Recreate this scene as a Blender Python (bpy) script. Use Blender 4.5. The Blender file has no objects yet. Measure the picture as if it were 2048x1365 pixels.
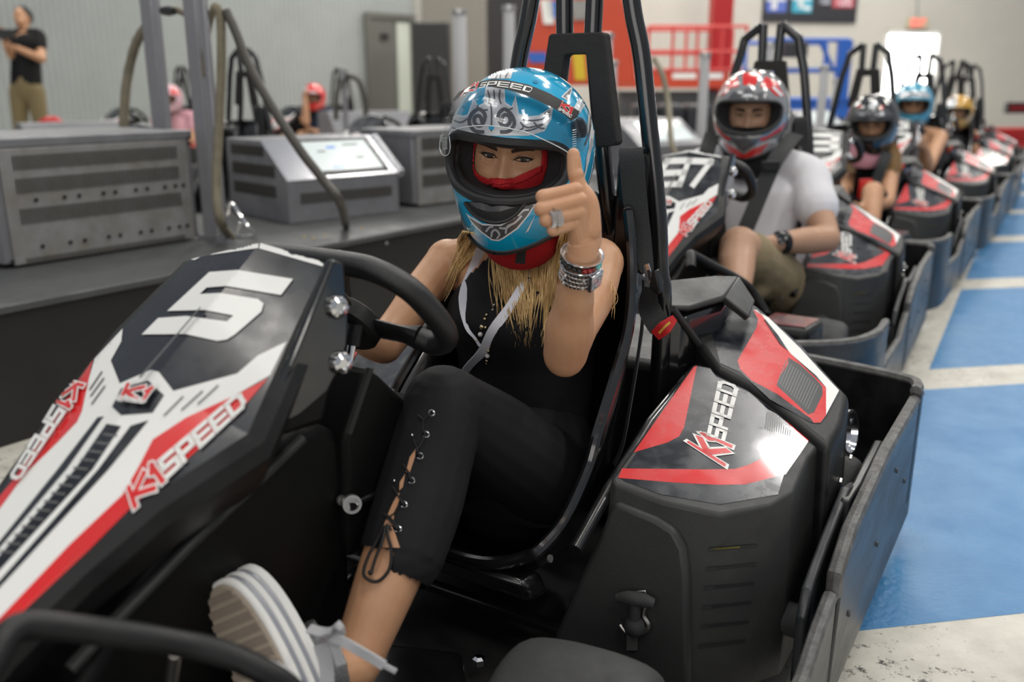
import bpy, bmesh, math, random
from mathutils import Vector, Matrix, Quaternion, noise
from mathutils.bvhtree import BVHTree
from mathutils.geometry import tessellate_polygon
random.seed(7)
sc = bpy.context.scene
COL = sc.collection
# ------------------------------------------------------------------ camera
F = 1800.0; CAMH = 1.0; TH = math.atan(507.5/1800)
cd = bpy.data.cameras.new('camera'); cam = bpy.data.objects.new('camera', cd); COL.objects.link(cam)
cd.sensor_width = 36; cd.lens = F/2048*36; cd.clip_start = .05; cd.clip_end = 200
cam.location = (0, 0, CAMH); cam.rotation_euler = (math.pi/2-TH, 0, 0)
cd.dof.use_dof = True; cd.dof.focus_distance = 1.50; cd.dof.aperture_fstop = 2.4; cd.dof.aperture_blades = 8
sc.camera = cam
# ------------------------------------------------------------------ light
wd = bpy.data.worlds.new('world'); sc.world = wd; wd.use_nodes = True
bg = wd.node_tree.nodes['Background']; bg.inputs[0].default_value = (.80, .86, .95, 1); bg.inputs[1].default_value = .36
def area(name, loc, rot, sx, sy, power, col):
    l = bpy.data.lights.new(name, 'AREA'); l.shape = 'RECTANGLE'; l.size = sx; l.size_y = sy; l.energy = power; l.color = col
    o = bpy.data.objects.new(name, l); COL.objects.link(o); o.location = loc; o.rotation_euler = rot
    return o
for x, y, pw in [(-3.5, 1.5, 35), (.3, 1.8, 85), (4, 2.0, 110), (-2.5, 6.5, 95), (2, 6.5, 100), (6.5, 6.5, 150), (-1, 12, 170), (4, 12, 210), (9, 13, 260), (-6, 10, 170), (2, 16, 240), (7, 16.5, 260), (-2, 14.5, 150), (1.5, -3, 80), (-3, -3, 50), (5.5, -2, 90)]:
    area('ceiling_fixture_light', (x, y, 6.2), (0, 0, .55), .5, 2.4, pw, (1, .96, .88))
area('ceiling_skylight', (2.40, 4.40, 5.90), (0, 0, .55), .42, .55, 48, (1, .98, .95))
area('open_roller_door_daylight', (5.6, -.6, 2.3), (math.radians(-90), 0, math.radians(-107+180)), 2.6, 3.4, 105, (.86, .93, 1))
area('shop_front_daylight', (-2.0, -5.5, 2.6), (math.radians(90), 0, math.radians(-18)), 6.0, 3.0, 150, (1, .95, .9))
sc.view_settings.view_transform = 'Standard'; sc.view_settings.look = 'None'
sc.view_settings.gamma = 1; sc.view_settings.use_curve_mapping = False; sc.view_settings.exposure = 0.0
# ------------------------------------------------------------------ projection helpers (photo pixel -> point on a real plane)
def ray(px, py):
    x = px-1024; u = 682.5-py
    return Vector((x/F, math.cos(TH)+u/F*math.sin(TH), -math.sin(TH)+u/F*math.cos(TH)))
EYE = Vector((0, 0, CAMH))
def W(px, py, z=0):
    r = ray(px, py); return EYE+r*((z-CAMH)/r.z)
def Wy(px, py, y):
    r = ray(px, py); return EYE+r*(y/r.y)
AL = math.radians(31.5); SA, CA = math.sin(AL), math.cos(AL)
O1 = (.02, 1.60)
def w2l(p, O=O1):
    dx, dy = p[0]-O[0], p[1]-O[1]
    return Vector((dx*CA-dy*SA, dx*SA+dy*CA, p[2]))
def l2w(p, O=O1):
    return Vector((O[0]+p[0]*CA+p[1]*SA, O[1]-p[0]*SA+p[1]*CA, p[2]))
LE = w2l(EYE)
def lray(px, py):
    r = ray(px, py); return Vector((r.x*CA-r.y*SA, r.x*SA+r.y*CA, r.z))
def L(px, py, x=None, y=None, z=None):
    d = lray(px, py)
    i, v = (0, x) if x is not None else (1, y) if y is not None else (2, z)
    return LE+d*((v-LE[i])/d[i])
def LP(px, py, p0, n):
    d = lray(px, py); return LE+d*((p0-LE).dot(n)/d.dot(n))
def LD(px, py, dep):       # local point seen at (px,py) at optical depth dep
    return LE+lray(px, py)*dep
def plane3(a, b, c):
    a, b, c = Vector(a), Vector(b), Vector(c)
    n = (b-a).cross(c-a).normalized()
    if n.z < 0: n = -n
    return a, n
# ------------------------------------------------------------------ materials
def mat(name, col, rough=.5, metal=0, coat=0, bump=0, bscale=60, vary=0, vscale=5, spec=.5, sss=0, trans=0, emit=None, estr=0, col2=None, alpha=1, stretch=None):
    m = bpy.data.materials.new(name); m.use_nodes = True; nt = m.node_tree; b = nt.nodes['Principled BSDF']
    c = (*col, 1) if len(col) == 3 else col
    b.inputs['Base Color'].default_value = c; b.inputs['Roughness'].default_value = rough; b.inputs['Metallic'].default_value = metal
    b.inputs['Coat Weight'].default_value = coat; b.inputs['Coat Roughness'].default_value = .06; b.inputs['Specular IOR Level'].default_value = spec
    if sss: b.inputs['Subsurface Weight'].default_value = sss; b.inputs['Subsurface Radius'].default_value = (.012, .005, .003); b.inputs['Subsurface Scale'].default_value = 1
    if trans: b.inputs['Transmission Weight'].default_value = trans
    if emit: b.inputs['Emission Color'].default_value = (*emit, 1); b.inputs['Emission Strength'].default_value = estr
    if alpha < 1: b.inputs['Alpha'].default_value = alpha
    tc = nt.nodes.new('ShaderNodeTexCoord')
    src = tc.outputs['Object']
    if stretch:
        mp = nt.nodes.new('ShaderNodeMapping'); mp.inputs['Scale'].default_value = stretch; nt.links.new(src, mp.inputs[0]); src = mp.outputs[0]
    if vary:
        n = nt.nodes.new('ShaderNodeTexNoise'); n.inputs['Scale'].default_value = vscale; n.inputs['Detail'].default_value = 8; n.inputs['Roughness'].default_value = .62
        nt.links.new(src, n.inputs['Vector'])
        mr = nt.nodes.new('ShaderNodeMapRange'); mr.inputs[1].default_value = .38; mr.inputs[2].default_value = .68; nt.links.new(n.outputs[0], mr.inputs[0])
        mx = nt.nodes.new('ShaderNodeMix'); mx.data_type = 'RGBA'; mx.inputs[6].default_value = c
        d = col2 if col2 else [v*(1-vary) for v in col[:3]]
        mx.inputs[7].default_value = (*d, 1); nt.links.new(mr.outputs[0], mx.inputs[0]); nt.links.new(mx.outputs[2], b.inputs['Base Color'])
        r2 = nt.nodes.new('ShaderNodeMapRange'); r2.inputs[3].default_value = max(0, rough-.07); r2.inputs[4].default_value = min(1, rough+.12)
        nt.links.new(mr.outputs[0], r2.inputs[0]); nt.links.new(r2.outputs[0], b.inputs['Roughness'])
    if bump:
        n = nt.nodes.new('ShaderNodeTexNoise'); n.inputs['Scale'].default_value = bscale; n.inputs['Detail'].default_value = 5
        nt.links.new(src, n.inputs['Vector'])
        bp = nt.nodes.new('ShaderNodeBump'); bp.inputs['Strength'].default_value = bump; bp.inputs['Distance'].default_value = .004
        nt.links.new(n.outputs[0], bp.inputs['Height']); nt.links.new(bp.outputs[0], b.inputs['Normal'])
    return m
# ------------------------------------------------------------------ mesh builder
class MB:
    def __init__(s): s.v = []; s.f = []; s.m = []; s.mi = 0
    def mat(s, i): s.mi = i; return s
    def add(s, vs, fs):
        o = len(s.v); s.v += [tuple(p) for p in vs]; s.f += [tuple(o+i for i in f) for f in fs]; s.m += [s.mi]*len(fs); return s
    def box(s, c, size, rz=0, M=None):
        hx, hy, hz = [q/2 for q in size]
        vs = [Vector((x*hx, y*hy, z*hz)) for z in (-1, 1) for x, y in ((-1, -1), (1, -1), (1, 1), (-1, 1))]
        R = M if M is not None else Matrix.Rotation(rz, 3, 'Z')
        vs = [R@p+Vector(c) for p in vs]
        return s.add(vs, [(3, 2, 1, 0), (4, 5, 6, 7), (0, 1, 5, 4), (1, 2, 6, 5), (2, 3, 7, 6), (3, 0, 4, 7)])
    def prism(s, poly, vec):
        n = len(poly); poly = [Vector(p) for p in poly]; vec = Vector(vec)
        vs = poly+[p+vec for p in poly]
        return s.add(vs, [tuple(range(n-1, -1, -1)), tuple(range(n, 2*n))]+[(i, (i+1) % n, n+(i+1) % n, n+i) for i in range(n)])
    def hexa(s, bot, top):
        n = len(bot); vs = list(bot)+list(top)
        return s.add(vs, [tuple(range(n-1, -1, -1)), tuple(range(n, 2*n))]+[(i, (i+1) % n, n+(i+1) % n, n+i) for i in range(n)])
    def loft(s, rings, caps=True, closed=True):
        n = len(rings[0]); o = []; [o.extend(r) for r in rings]; fs = []
        for a in range(len(rings)-1):
            for i in range(n if closed else n-1):
                j = (i+1) % n; fs.append((a*n+i, a*n+j, (a+1)*n+j, (a+1)*n+i))
        if caps and closed:
            fs.append(tuple(range(n-1, -1, -1))); k = (len(rings)-1)*n; fs.append(tuple(k+i for i in range(n)))
        return s.add(o, fs)
    def tube(s, pts, r, n=12, up=None, flat=1.0, caps=True):
        pts = [Vector(p) for p in pts]; rs = r if isinstance(r, (list, tuple)) else [r]*len(pts)
        rings = []; prev = None
        for i, p in enumerate(pts):
            t = (pts[min(i+1, len(pts)-1)]-pts[max(i-1, 0)]).normalized()
            if prev is None:
                u = Vector(up) if up is not None else (Vector((0, 0, 1)) if abs(t.z) < .9 else Vector((1, 0, 0)))
            else: u = prev
            if up is not None: u = Vector(up)
            u = (u-t*u.dot(t))
            if u.length < 1e-5: u = t.orthogonal()
            u.normalize(); prev = u; w = t.cross(u)
            q = rs[i]; a, b = (q, q*flat) if not isinstance(q, (list, tuple)) else q
            rings.append([p+u*math.cos(k*2*math.pi/n)*b+w*math.sin(k*2*math.pi/n)*a for k in range(n)])
        return s.loft(rings, caps)
    def ball(s, c, r, n=16, m=10, M=None):
        c = Vector(c); rr = Vector(r) if isinstance(r, (list, tuple, Vector)) else Vector((r, r, r)); rings = []
        for i in range(1, m):
            a = math.pi*i/m
            rings.append([Vector((math.cos(2*math.pi*k/n)*math.sin(a)*rr.x, math.sin(2*math.pi*k/n)*math.sin(a)*rr.y, math.cos(a)*rr.z)) for k in range(n)])
        vs = [Vector((0, 0, rr.z))]+[p for r_ in rings for p in r_]+[Vector((0, 0, -rr.z))]
        if M is not None: vs = [M@p for p in vs]
        vs = [p+c for p in vs]; fs = [(0, 1+(k+1) % n, 1+k)[::-1] for k in range(n)]
        for i in range(m-2):
            for k in range(n):
                a = 1+i*n; j = (k+1) % n; fs.append((a+k, a+n+k, a+n+j, a+j))
        a = 1+(m-2)*n; e = len(vs)-1
        fs += [(a+k, e, a+(k+1) % n) for k in range(n)]
        return s.add(vs, fs)
    def lathe(s, prof, c=(0, 0, 0), axis=(0, 0, 1), n=24, caps=True):
        ax = Vector(axis).normalized(); u = ax.orthogonal().normalized(); w = ax.cross(u); c = Vector(c)
        return s.loft([[c+ax*h+(u*math.cos(k*2*math.pi/n)+w*math.sin(k*2*math.pi/n))*max(r, 1e-4) for k in range(n)] for r, h in prof], caps)
    def build(s, name, mats, parent=None, smooth=True, bevel=0, seg=2, sub=0, angle=35, solid=0):
        me = bpy.data.meshes.new(name); me.from_pydata(s.v, [], s.f)
        for m in (mats if isinstance(mats, (list, tuple)) else [mats]): me.materials.append(m)
        for p, i in zip(me.polygons, s.m): p.material_index = i
        bm = bmesh.new(); bm.from_mesh(me); bmesh.ops.recalc_face_normals(bm, faces=bm.faces)
        bm.to_mesh(me); bm.free()
        if smooth:
            for p in me.polygons: p.use_smooth = True
            if not sub: me.set_sharp_from_angle(angle=math.radians(angle))
        o = bpy.data.objects.new(name, me); COL.objects.link(o)
        if parent is not None: o.parent = parent
        if solid:
            md = o.modifiers.new('solid', 'SOLIDIFY'); md.thickness = solid; md.offset = 0
        if bevel:
            md = o.modifiers.new('bevel', 'BEVEL'); md.width = bevel; md.segments = seg; md.limit_method = 'ANGLE'; md.angle_limit = math.radians(30); md.harden_normals = False
        if sub:
            md = o.modifiers.new('sub', 'SUBSURF'); md.levels = sub; md.render_levels = sub
        return o
def smoothpath(pts, k=6, closed=False):
    pts = [Vector(p) for p in pts]; n = len(pts); out = []
    for i in range(n if closed else n-1):
        g = lambda j: pts[j % n] if closed else pts[max(0, min(n-1, j))]
        p0, p1, p2, p3 = g(i-1), g(i), g(i+1), g(i+2)
        for q in range(k):
            t = q/k
            out.append(.5*((2*p1)+(-p0+p2)*t+(2*p0-5*p1+4*p2-p3)*t*t+(-p0+3*p1-3*p2+p3)*t**3))
    if not closed: out.append(pts[-1])
    return out
def roundpath(pts, r, k=5):
    pts = [Vector(p) for p in pts]; out = [pts[0]]
    for i in range(1, len(pts)-1):
        a, b, c = pts[i-1], pts[i], pts[i+1]; d1 = (a-b); d2 = (c-b); q = min(r, d1.length*.45, d2.length*.45)
        s0 = b+d1.normalized()*q; s1 = b+d2.normalized()*q
        for j in range(k+1):
            t = j/k; out.append(s0*(1-t)**2+b*2*t*(1-t)+s1*t*t)
    out.append(pts[-1]); return out
def lerp_list(vals, n):
    out = []
    for i in range(n):
        t = i/(n-1)*(len(vals)-1); a = int(min(t, len(vals)-2)); out.append(vals[a]+(vals[a+1]-vals[a])*(t-a))
    return out
def tag(o, label=None, cat=None, group=None, kind=None):
    if label: o['label'] = label
    if cat: o['category'] = cat
    if group: o['group'] = group
    if kind: o['kind'] = kind
    return o
def empty(name, loc=(0, 0, 0), rz=0):
    o = bpy.data.objects.new(name, None); COL.objects.link(o); o.location = loc; o.rotation_euler = (0, 0, rz); o.empty_display_size = .05
    return o
def kids(o): return [c for c in o.children]
def copy_tree(o, parent=None, skip=()):
    c = o.copy(); COL.objects.link(c); c.parent = parent
    for ch in kids(o):
        if ch.name.split('.')[0] in skip: continue
        copy_tree(ch, c, skip)
    return c
# ------------------------------------------------------------------ block lettering (polygons in a unit frame)
GL = {'S': (.9, [[(1, 1), (0, 1), (0, .5), (1, .5), (1, 0), (0, 0)]]), 'P': (.9, [[(0, 0), (0, 1), (1, 1), (1, .42), (0, .42)]]),
      'E': (.9, [[(1, 1), (0, 1), (0, 0), (1, 0)], [(0, .5), (.95, .5)]]), 'D': (.9, [[(0, 0), (0, 1), (.75, 1), (1, .78), (1, .22), (.75, 0), (0, 0)]]),
      'K': (1.1, [[(0, 0), (0, 1)], [(1.0, 1), (.12, .5), (1.05, 0)]]), '1': (.5, [[(.1, .72), (.55, 1), (.55, 0)]]),
      'T': (.8, [[(0, 1), (1, 1)], [(.5, 1), (.5, 0)]]), 'F': (.8, [[(1, 1), (0, 1), (0, 0)], [(0, .5), (.8, .5)]]), 'f': (.7, [[(1, 1), (.5, 1), (.35, .8), (.35, 0)], [(0, .55), (.9, .55)]]),
      'Y': (.8, [[(0, 1), (.5, .5), (1, 1)], [(.5, .5), (.5, 0)]]), 'O': (.8, [[(0, 0), (0, 1), (1, 1), (1, 0), (0, 0)]]), 'U': (.8, [[(0, 1), (0, 0), (1, 0), (1, 1)]]),
      'B': (.8, [[(0, 0), (0, 1), (.9, 1), (.9, .5), (0, .5)], [(0, 0), (1, 0), (1, .5)]]), 'X': (.8, [[(0, 0), (1, 1)], [(0, 1), (1, 0)]]), 'I': (.3, [[(.5, 0), (.5, 1)]]),
      '7': (.9, [[(0, 1), (1, 1), (.35, 0)]]), '9': (.9, [[(1, .5), (0, .5), (0, 1), (1, 1), (1, 0), (0, 0)]]), 't': (.7, [[(.4, 1), (.4, .1), (.9, 0)], [(0, .65), (.9, .65)]]),
      '3': (.9, [[(0, 1), (1, 1), (1, 0), (0, 0)], [(.1, .5), (1, .5)]]), '8': (.9, [[(0, 0), (0, 1), (1, 1), (1, 0), (0, 0)], [(0, .5), (1, .5)]]), '2': (.9, [[(0, 1), (1, 1), (1, .5), (0, .5), (0, 0), (1, 0)]]),
      '6': (.9, [[(1, 1), (0, 1), (0, 0), (1, 0), (1, .5), (0, .5)]])}
def stroke_polys(pl, t, asp=1):
    out = []
    for (a, b) in zip(pl[:-1], pl[1:]):
        a = Vector((a[0]*asp, a[1])); b = Vector((b[0]*asp, b[1])); d = (b-a).normalized(); n = Vector((-d.y, d.x))*t/2; e = d*t/2*.98
        out.append([a-e-n, b+e-n, b+e+n, a-e+n])
    return out
def text_polys(txt, t=.2, gap=.34, h=1.0):
    """list of polygons (u in 0..1 over the whole text, v in 0..1)"""
    x = 0; out = []
    for ch in txt:
        w, st = GL[ch]; w *= 1.0
        for pl in st:
            for q in stroke_polys([(p[0]*w/1.0, p[1]) for p in pl], t): out.append([(x+p.x, p.y) for p in q])
        x += w+gap
    tot = x-gap
    return [[(p[0]/tot, p[1]) for p in q] for q in out]
def bil(BL, BR, TR, TL):
    def f(u, v):
        a = Vector(BL)*(1-u)+Vector(BR)*u; b = Vector(TL)*(1-u)+Vector(TR)*u; q = a*(1-v)+b*v
        return (q[0], q[1])
    return f
def finepoly(poly, step):
    """triangulate a 2-D polygon and split long edges -> (points, tris)"""
    bm = bmesh.new(); vs = [bm.verts.new((p[0], p[1], 0)) for p in poly]
    for t in tessellate_polygon([[Vector((p[0], p[1], 0)) for p in poly]]):
        try: bm.faces.new([vs[i] for i in t])
        except ValueError: pass
    for _ in range(7):
        es = [e for e in bm.edges if e.calc_length() > step]
        if not es: break
        bmesh.ops.subdivide_edges(bm, edges=es, cuts=1)
        bmesh.ops.triangulate(bm, faces=[f for f in bm.faces if len(f.verts) > 3])
    bm.verts.index_update(); pts = [(v.co.x, v.co.y) for v in bm.verts]; fs = [tuple(v.index for v in f.verts) for f in bm.faces]
    bm.free(); return pts, fs
class Decals:
    """thin printed film: polygons laid on a surface by a mapping function (u,v)->(point,normal)"""
    def __init__(s, mapf, step): s.mb = MB(); s.map = mapf; s.step = step; s.k = 0
    def poly(s, poly, mi, lift=None):
        pts, fs = finepoly(poly, s.step); out = []; ok = []
        s.k += 1; h = (lift if lift is not None else .0005+.00006*s.k)
        for p in pts:
            r = s.map(*p)
            if r is None: out.append((0, 0, 0)); ok.append(False)
            else: out.append(r[0]+r[1]*h); ok.append(True)
        s.mb.mi = mi; s.mb.add(out, [f for f in fs if all(ok[i] for i in f)])
    def text(s, txt, quad, mi, t=.2, gap=.34, lift=None):
        f = bil(*quad); k = s.k
        for q in text_polys(txt, t, gap): s.poly([f(*p) for p in q], mi, lift if lift else .0005+.00006*(k+1))
    def build(s, name, mats, parent):
        me_o = s.mb.build(name, mats, parent, smooth=True, angle=6)
        return me_o
# ================================================================== materials
M = {}
M['concrete'] = mat('floor_offwhite_paint', (.60, .575, .51), .5, vary=1, col2=(.44, .42, .37), vscale=7, bump=.25, bscale=120, coat=.1)
def specks(m, scale, lo, hi, col):
    nt = m.node_tree; b = nt.nodes['Principled BSDF']; src = b.inputs['Base Color'].links[0].from_socket; tc = [n for n in nt.nodes if n.type == 'TEX_COORD'][0]
    n = nt.nodes.new('ShaderNodeTexNoise'); n.inputs['Scale'].default_value = scale; n.inputs['Detail'].default_value = 9; n.inputs['Roughness'].default_value = .75; nt.links.new(tc.outputs['Object'], n.inputs['Vector'])
    n2 = nt.nodes.new('ShaderNodeTexNoise'); n2.inputs['Scale'].default_value = 2.3; nt.links.new(tc.outputs['Object'], n2.inputs['Vector'])
    ad = nt.nodes.new('ShaderNodeMath'); ad.operation = 'MULTIPLY_ADD'; ad.inputs[1].default_value = .25; nt.links.new(n2.outputs[0], ad.inputs[0]); nt.links.new(n.outputs[0], ad.inputs[2])
    r = nt.nodes.new('ShaderNodeMapRange'); r.inputs[1].default_value = lo; r.inputs[2].default_value = hi; nt.links.new(ad.outputs[0], r.inputs[0])
    mx = nt.nodes.new('ShaderNodeMix'); mx.data_type = 'RGBA'; nt.links.new(r.outputs[0], mx.inputs[0]); nt.links.new(src, mx.inputs[6]); mx.inputs[7].default_value = (*col, 1); nt.links.new(mx.outputs[2], b.inputs['Base Color'])
specks(M['concrete'], 38, .70, .77, (.05, .045, .04))
M['blue'] = mat('floor_blue_paint', (.045, .205, .43), .36, vary=1, col2=(.035, .165, .37), vscale=5, bump=.55, bscale=75, spec=.45)
specks(M['blue'], 26, .775, .84, (.03, .06, .10))
M['wallgrey'] = mat('wall_corrugated_steel', (.29, .31, .305), .55, vary=.12, vscale=1.2)
M['wallwhite'] = mat('wall_white_paint', (.47, .455, .415), .7, vary=.07, vscale=.8)
M['wallbeige'] = mat('wall_beige', (.17, .16, .14), .7)
M['doorgrey'] = mat('door_grey', (.10, .10, .088), .5)
M['black'] = mat('black_paint', (.012, .012, .013), .45)
M['cab'] = mat('cabinet_steel', (.235, .235, .25), .42, metal=.35, vary=.25, vscale=7, bump=.05)
M['cabdirty'] = mat('cabinet_steel_dusty', (.27, .265, .265), .5, metal=.2, vary=.35, vscale=11, col2=(.19, .18, .155))
M['slot'] = mat('vent_slot', (.06, .057, .05), .8)
M['hose'] = mat('hose_rubber', (.05, .046, .037), .55)
M['hosebeige'] = mat('hose_beige', (.20, .175, .12), .6, vary=.3, vscale=20)
M['barriertop'] = mat('divider_top', (.065, .067, .068), .5, vary=.3, vscale=9, bump=.15)
M['barrierside'] = mat('divider_side', (.010, .009, .009), .5, vary=.4, vscale=6, bump=.1)
M['chrome'] = mat('chrome', (.75, .75, .76), .12, metal=1)
M['steel'] = mat('steel', (.55, .54, .52), .3, metal=.9)
M['screen'] = mat('screen_glass', (.55, .60, .60), .15, emit=(.55, .62, .62), estr=.28)
M['screenui'] = mat('screen_blue', (.08, .2, .5), .3, emit=(.1, .25, .6), estr=.4)
M['screendark'] = mat('screen_text', (.12, .14, .14), .3)
M['red'] = mat('red_paint', (.33, .012, .012), .4)
M['orange'] = mat('orange_paint', (.46, .05, .018), .4)
M['bluep'] = mat('blue_paint', (.02, .10, .42), .4)
M['white'] = mat('white_paint', (.72, .72, .70), .4)
M['signdark'] = mat('sign_dark', (.025, .025, .03), .4)
M['ledred'] = mat('led_red', (.1, .0, .0), .4, emit=(.35, .03, .04), estr=.15)
M['day'] = mat('daylight_outside', (1, 1, 1), .5, emit=(1, 1, .98), estr=9)
M['exitred'] = mat('exit_letters', (.8, .05, .05), .4, emit=(1, .1, .1), estr=1.1)
M['exitbody'] = mat('exit_housing', (.45, .40, .28), .5)
M['darkfloor'] = mat('dark_track', (.10, .085, .09), .6)
M['yellow'] = mat('yellow', (.55, .38, .02), .4)
M['daypane'] = mat('doorway_glow', (.40, .42, .37), .8, emit=(.5, .55, .45), estr=.12)  # glow put into the surface for the light beyond the door gap
# ================================================================== floor
e = Vector((.985, .17, 0)).normalized(); nn = Vector((-.17, .985, 0)).normalized()
fl = MB(); fl.box((2, 8, -.05), (44, 44, .1))
bl0 = Vector((1.551, 3.188, 0)); bld = (Vector((3.117, 5.946, 0))-bl0).normalized()
def edge_at(n):     # point of the boxes' left border at stripe coordinate n
    t = (n-bl0.dot(nn))/bld.dot(nn); return bl0+bld*t
fl.mi = 1
for a, b in [(1.37, 2.645), (2.855, 4.06), (4.29, 5.35), (5.58, 6.58), (6.80, 7.76), (7.98, 8.9), (9.1, 9.9)]:
    p, q = edge_at(a), edge_at(b)
    fl.prism([p+Vector((0, 0, 0)), p+e*9, q+e*9-nn*0, q], (0, 0, .0008))
fl.mi = 2
p = edge_at(10.6); q = edge_at(14.6)
fl.prism([p-e*1, p+e*12, q+e*12, q-e*1], (0, 0, .0008))
floor = fl.build('floor', [M['concrete'], M['blue'], M['darkfloor']], smooth=False); tag(floor, kind='structure')
# ================================================================== walls
def corr_wall(a, b, h, pitch, name):
    a, b = Vector((*a, 0)), Vector((*b, 0)); d = (b-a); n = int(d.length/pitch); d.normalize(); nrm = Vector((d.y, -d.x, 0)); ring = []
    mb = MB(); prof = []
    for i in range(n):
        for t, o in ((0, 0), (.35, 0), (.5, .012), (.85, .012)): prof.append(a+d*((i+t)*pitch)+nrm*o)
    lo = prof; hi = [p+Vector((0, 0, h)) for p in prof]; N = len(prof)
    mb.add(lo+hi, [(i, i+1, N+i+1, N+i) for i in range(N-1)])
    back = [a-nrm*.1, b-nrm*.1]; mb.prism([a-nrm*.01, b-nrm*.01, b-nrm*.12, a-nrm*.12], (0, 0, h))
    return tag(mb.build(name, M['wallgrey'], smooth=False), kind='structure')
corr_wall((-11.5, 9.4), (-1.78, 17.4), 6, .085, 'wall_left')
wl = MB(); wl.prism([(-1.78, 17.4, 0), (9.5, 19.4, 0), (9.46, 19.6, 0), (-1.8, 17.6, 0)], (0, 0, 6))
wl2 = MB()
D0 = Vector((-1.78, 17.4, 0)); wd_ = Vector((11.28, 2.0, 0)).normalized()
def onwall(px, py=100):  # point on the far wall seen at px
    r = ray(px, py); n = Vector((-wd_.y, wd_.x, 0)); t = (D0-EYE).dot(n)/r.dot(n); return EYE+r*t
dl, dr = onwall(1771, 62), onwall(1882, 62)
wallf = MB(); dn = Vector((-wd_.y, wd_.x, 0))*.2
hdoor = dl.z
g = lambda p, z: Vector((p.x, p.y, z))
for (a, b, z0, z1) in ((D0, dl, 0, 6), (dl, dr, hdoor, 6), (dr, D0+wd_*24, 0, 6)):
    wallf.prism([g(a, z0), g(b, z0), g(b, z0)+dn, g(a, z0)+dn], (0, 0, z1-z0))
tag(wallf.build('wall_far', M['wallwhite'], smooth=False), kind='structure')
bp = MB(); a, b = onwall(846), onwall(972); off = -dn*.6
bp.prism([g(a, 0)+off, g(b, 0)+off, g(b, 0)-dn*.01, g(a, 0)-dn*.01], (0, 0, 6)); tag(bp.build('trim_1', M['wallbeige'], smooth=False), kind='structure')
bp = MB(); a, b = onwall(972), onwall(1060)
bp.prism([g(a, 0)+off, g(b, 0)+off, g(b, 0)-dn*.01, g(a, 0)-dn*.01], (0, 0, 6)); tag(bp.build('trim_2', M['black'], smooth=False), kind='structure')
# exit door: open, daylight behind it (a glowing panel outside stands in for it)
dd = MB(); t_ = .06
for a, b, z0, z1 in ((dl, dl+wd_*t_, 0, hdoor), (dr-wd_*t_, dr, 0, hdoor), (dl, dr, hdoor-t_, hdoor)):
    dd.prism([g(a, z0)-dn*.2, g(b, z0)-dn*.2, g(b, z0)+dn*1.1, g(a, z0)+dn*1.1], (0, 0, z1-z0))
o = tag(dd.build('door_1', M['white'], smooth=False), kind='structure')
od = MB(); a = dl-wd_*2.5+dn*8; b = dr+wd_*2.5+dn*8; od.prism([g(a, -.5), g(b, -.5), g(b, -.5)+dn, g(a, -.5)+dn], (0, 0, 6))
tag(od.build('daylight_panel', M['day'], smooth=False), kind='structure')
# exit sign above it
ex = empty('exit_sign', onwall(1832, 46)-dn*.25, math.atan2(wd_.y, wd_.x)); tag(ex, 'small lit exit sign with red letters above the bright doorway', 'sign')
MB().box((0, 0, 0), (.46, .06, .2)).build('housing', M['exitbody'], ex, bevel=.01)
dc = MB()
for q in text_polys('EXIT', .2): dc.prism([((p[0]-.5)*.3, -.033, (p[1]-.5)*.13) for p in q], (0, -.002, 0))
dc.build('letters', M['exitred'], ex, smooth=False)
cnd = MB(); cnd.tube([onwall(1834, 36)-dn*.05, onwall(1834, -20)-dn*.05], .012); tag(cnd.build('cable_conduit', M['cab']), 'thin grey conduit running up the white wall above the exit sign', 'conduit')
# grey door + black doorway in the metal wall
def wallpt(px, z=None, py=None):
    a = Vector((-11.5, 9.4, 0)); d = Vector((9.72, 8.0, 0)).normalized(); n = Vector((d.y, -d.x, 0)); r = ray(px, py if py is not None else 100); t = (a+n*.05-EYE).dot(n)/r.dot(n); p = EYE+r*t
    return Vector((p.x, p.y, p.z if z is None else z))
wdir = Vector((9.72, 8.0, 0)).normalized(); wn = Vector((wdir.y, -wdir.x, 0))
a, b = wallpt(730), wallpt(828); ht = wallpt(780, py=38).z
d2 = MB()
for (p, q, z0, z1) in ((a, a+wdir*.09, 0, ht), (b-wdir*.09, b, 0, ht), (a, b, ht, ht+.09)):
    d2.prism([g(p, z0), g(q, z0), g(q, z0)+wn*.08, g(p, z0)+wn*.08], (0, 0, z1-z0))
d2o = d2.build('door_2', M['doorgrey'], smooth=False); tag(d2o, kind='structure')
k = MB(); m1 = wallpt(787); k.prism([g(a+wdir*.09, 0), g(m1, 0), g(m1, 0)+wn*.05, g(a+wdir*.09, 0)+wn*.05], (0, 0, ht)); k.build('door_leaf', M['doorgrey'], d2o, smooth=False)
k = MB(); m2 = wallpt(793); m3 = wallpt(822); k.prism([g(m2, 0), g(m3, 0), g(m3, 0)+wn*.03, g(m2, 0)+wn*.03], (0, 0, ht-.05)); k.build('lit_gap', M['daypane'], d2o, smooth=False)
k = MB(); c = wallpt(765, py=73); k.box(c+wn*.08, (.16, .02, .09), math.atan2(wdir.y, wdir.x)); k.build('door_sign', M['black'], d2o, smooth=False)
bx = MB(); p = Wy(864, 95, 16.2); bx.box((p.x, p.y, 1.25), (.62, .5, 1.6)); bx.box((p.x, p.y, .25), (.5, .4, .5))
tag(bx.build('machine_cabinet', M['black'], bevel=.02), 'tall black cabinet standing beside the grey door at the wall corner', 'cabinet')
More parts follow.
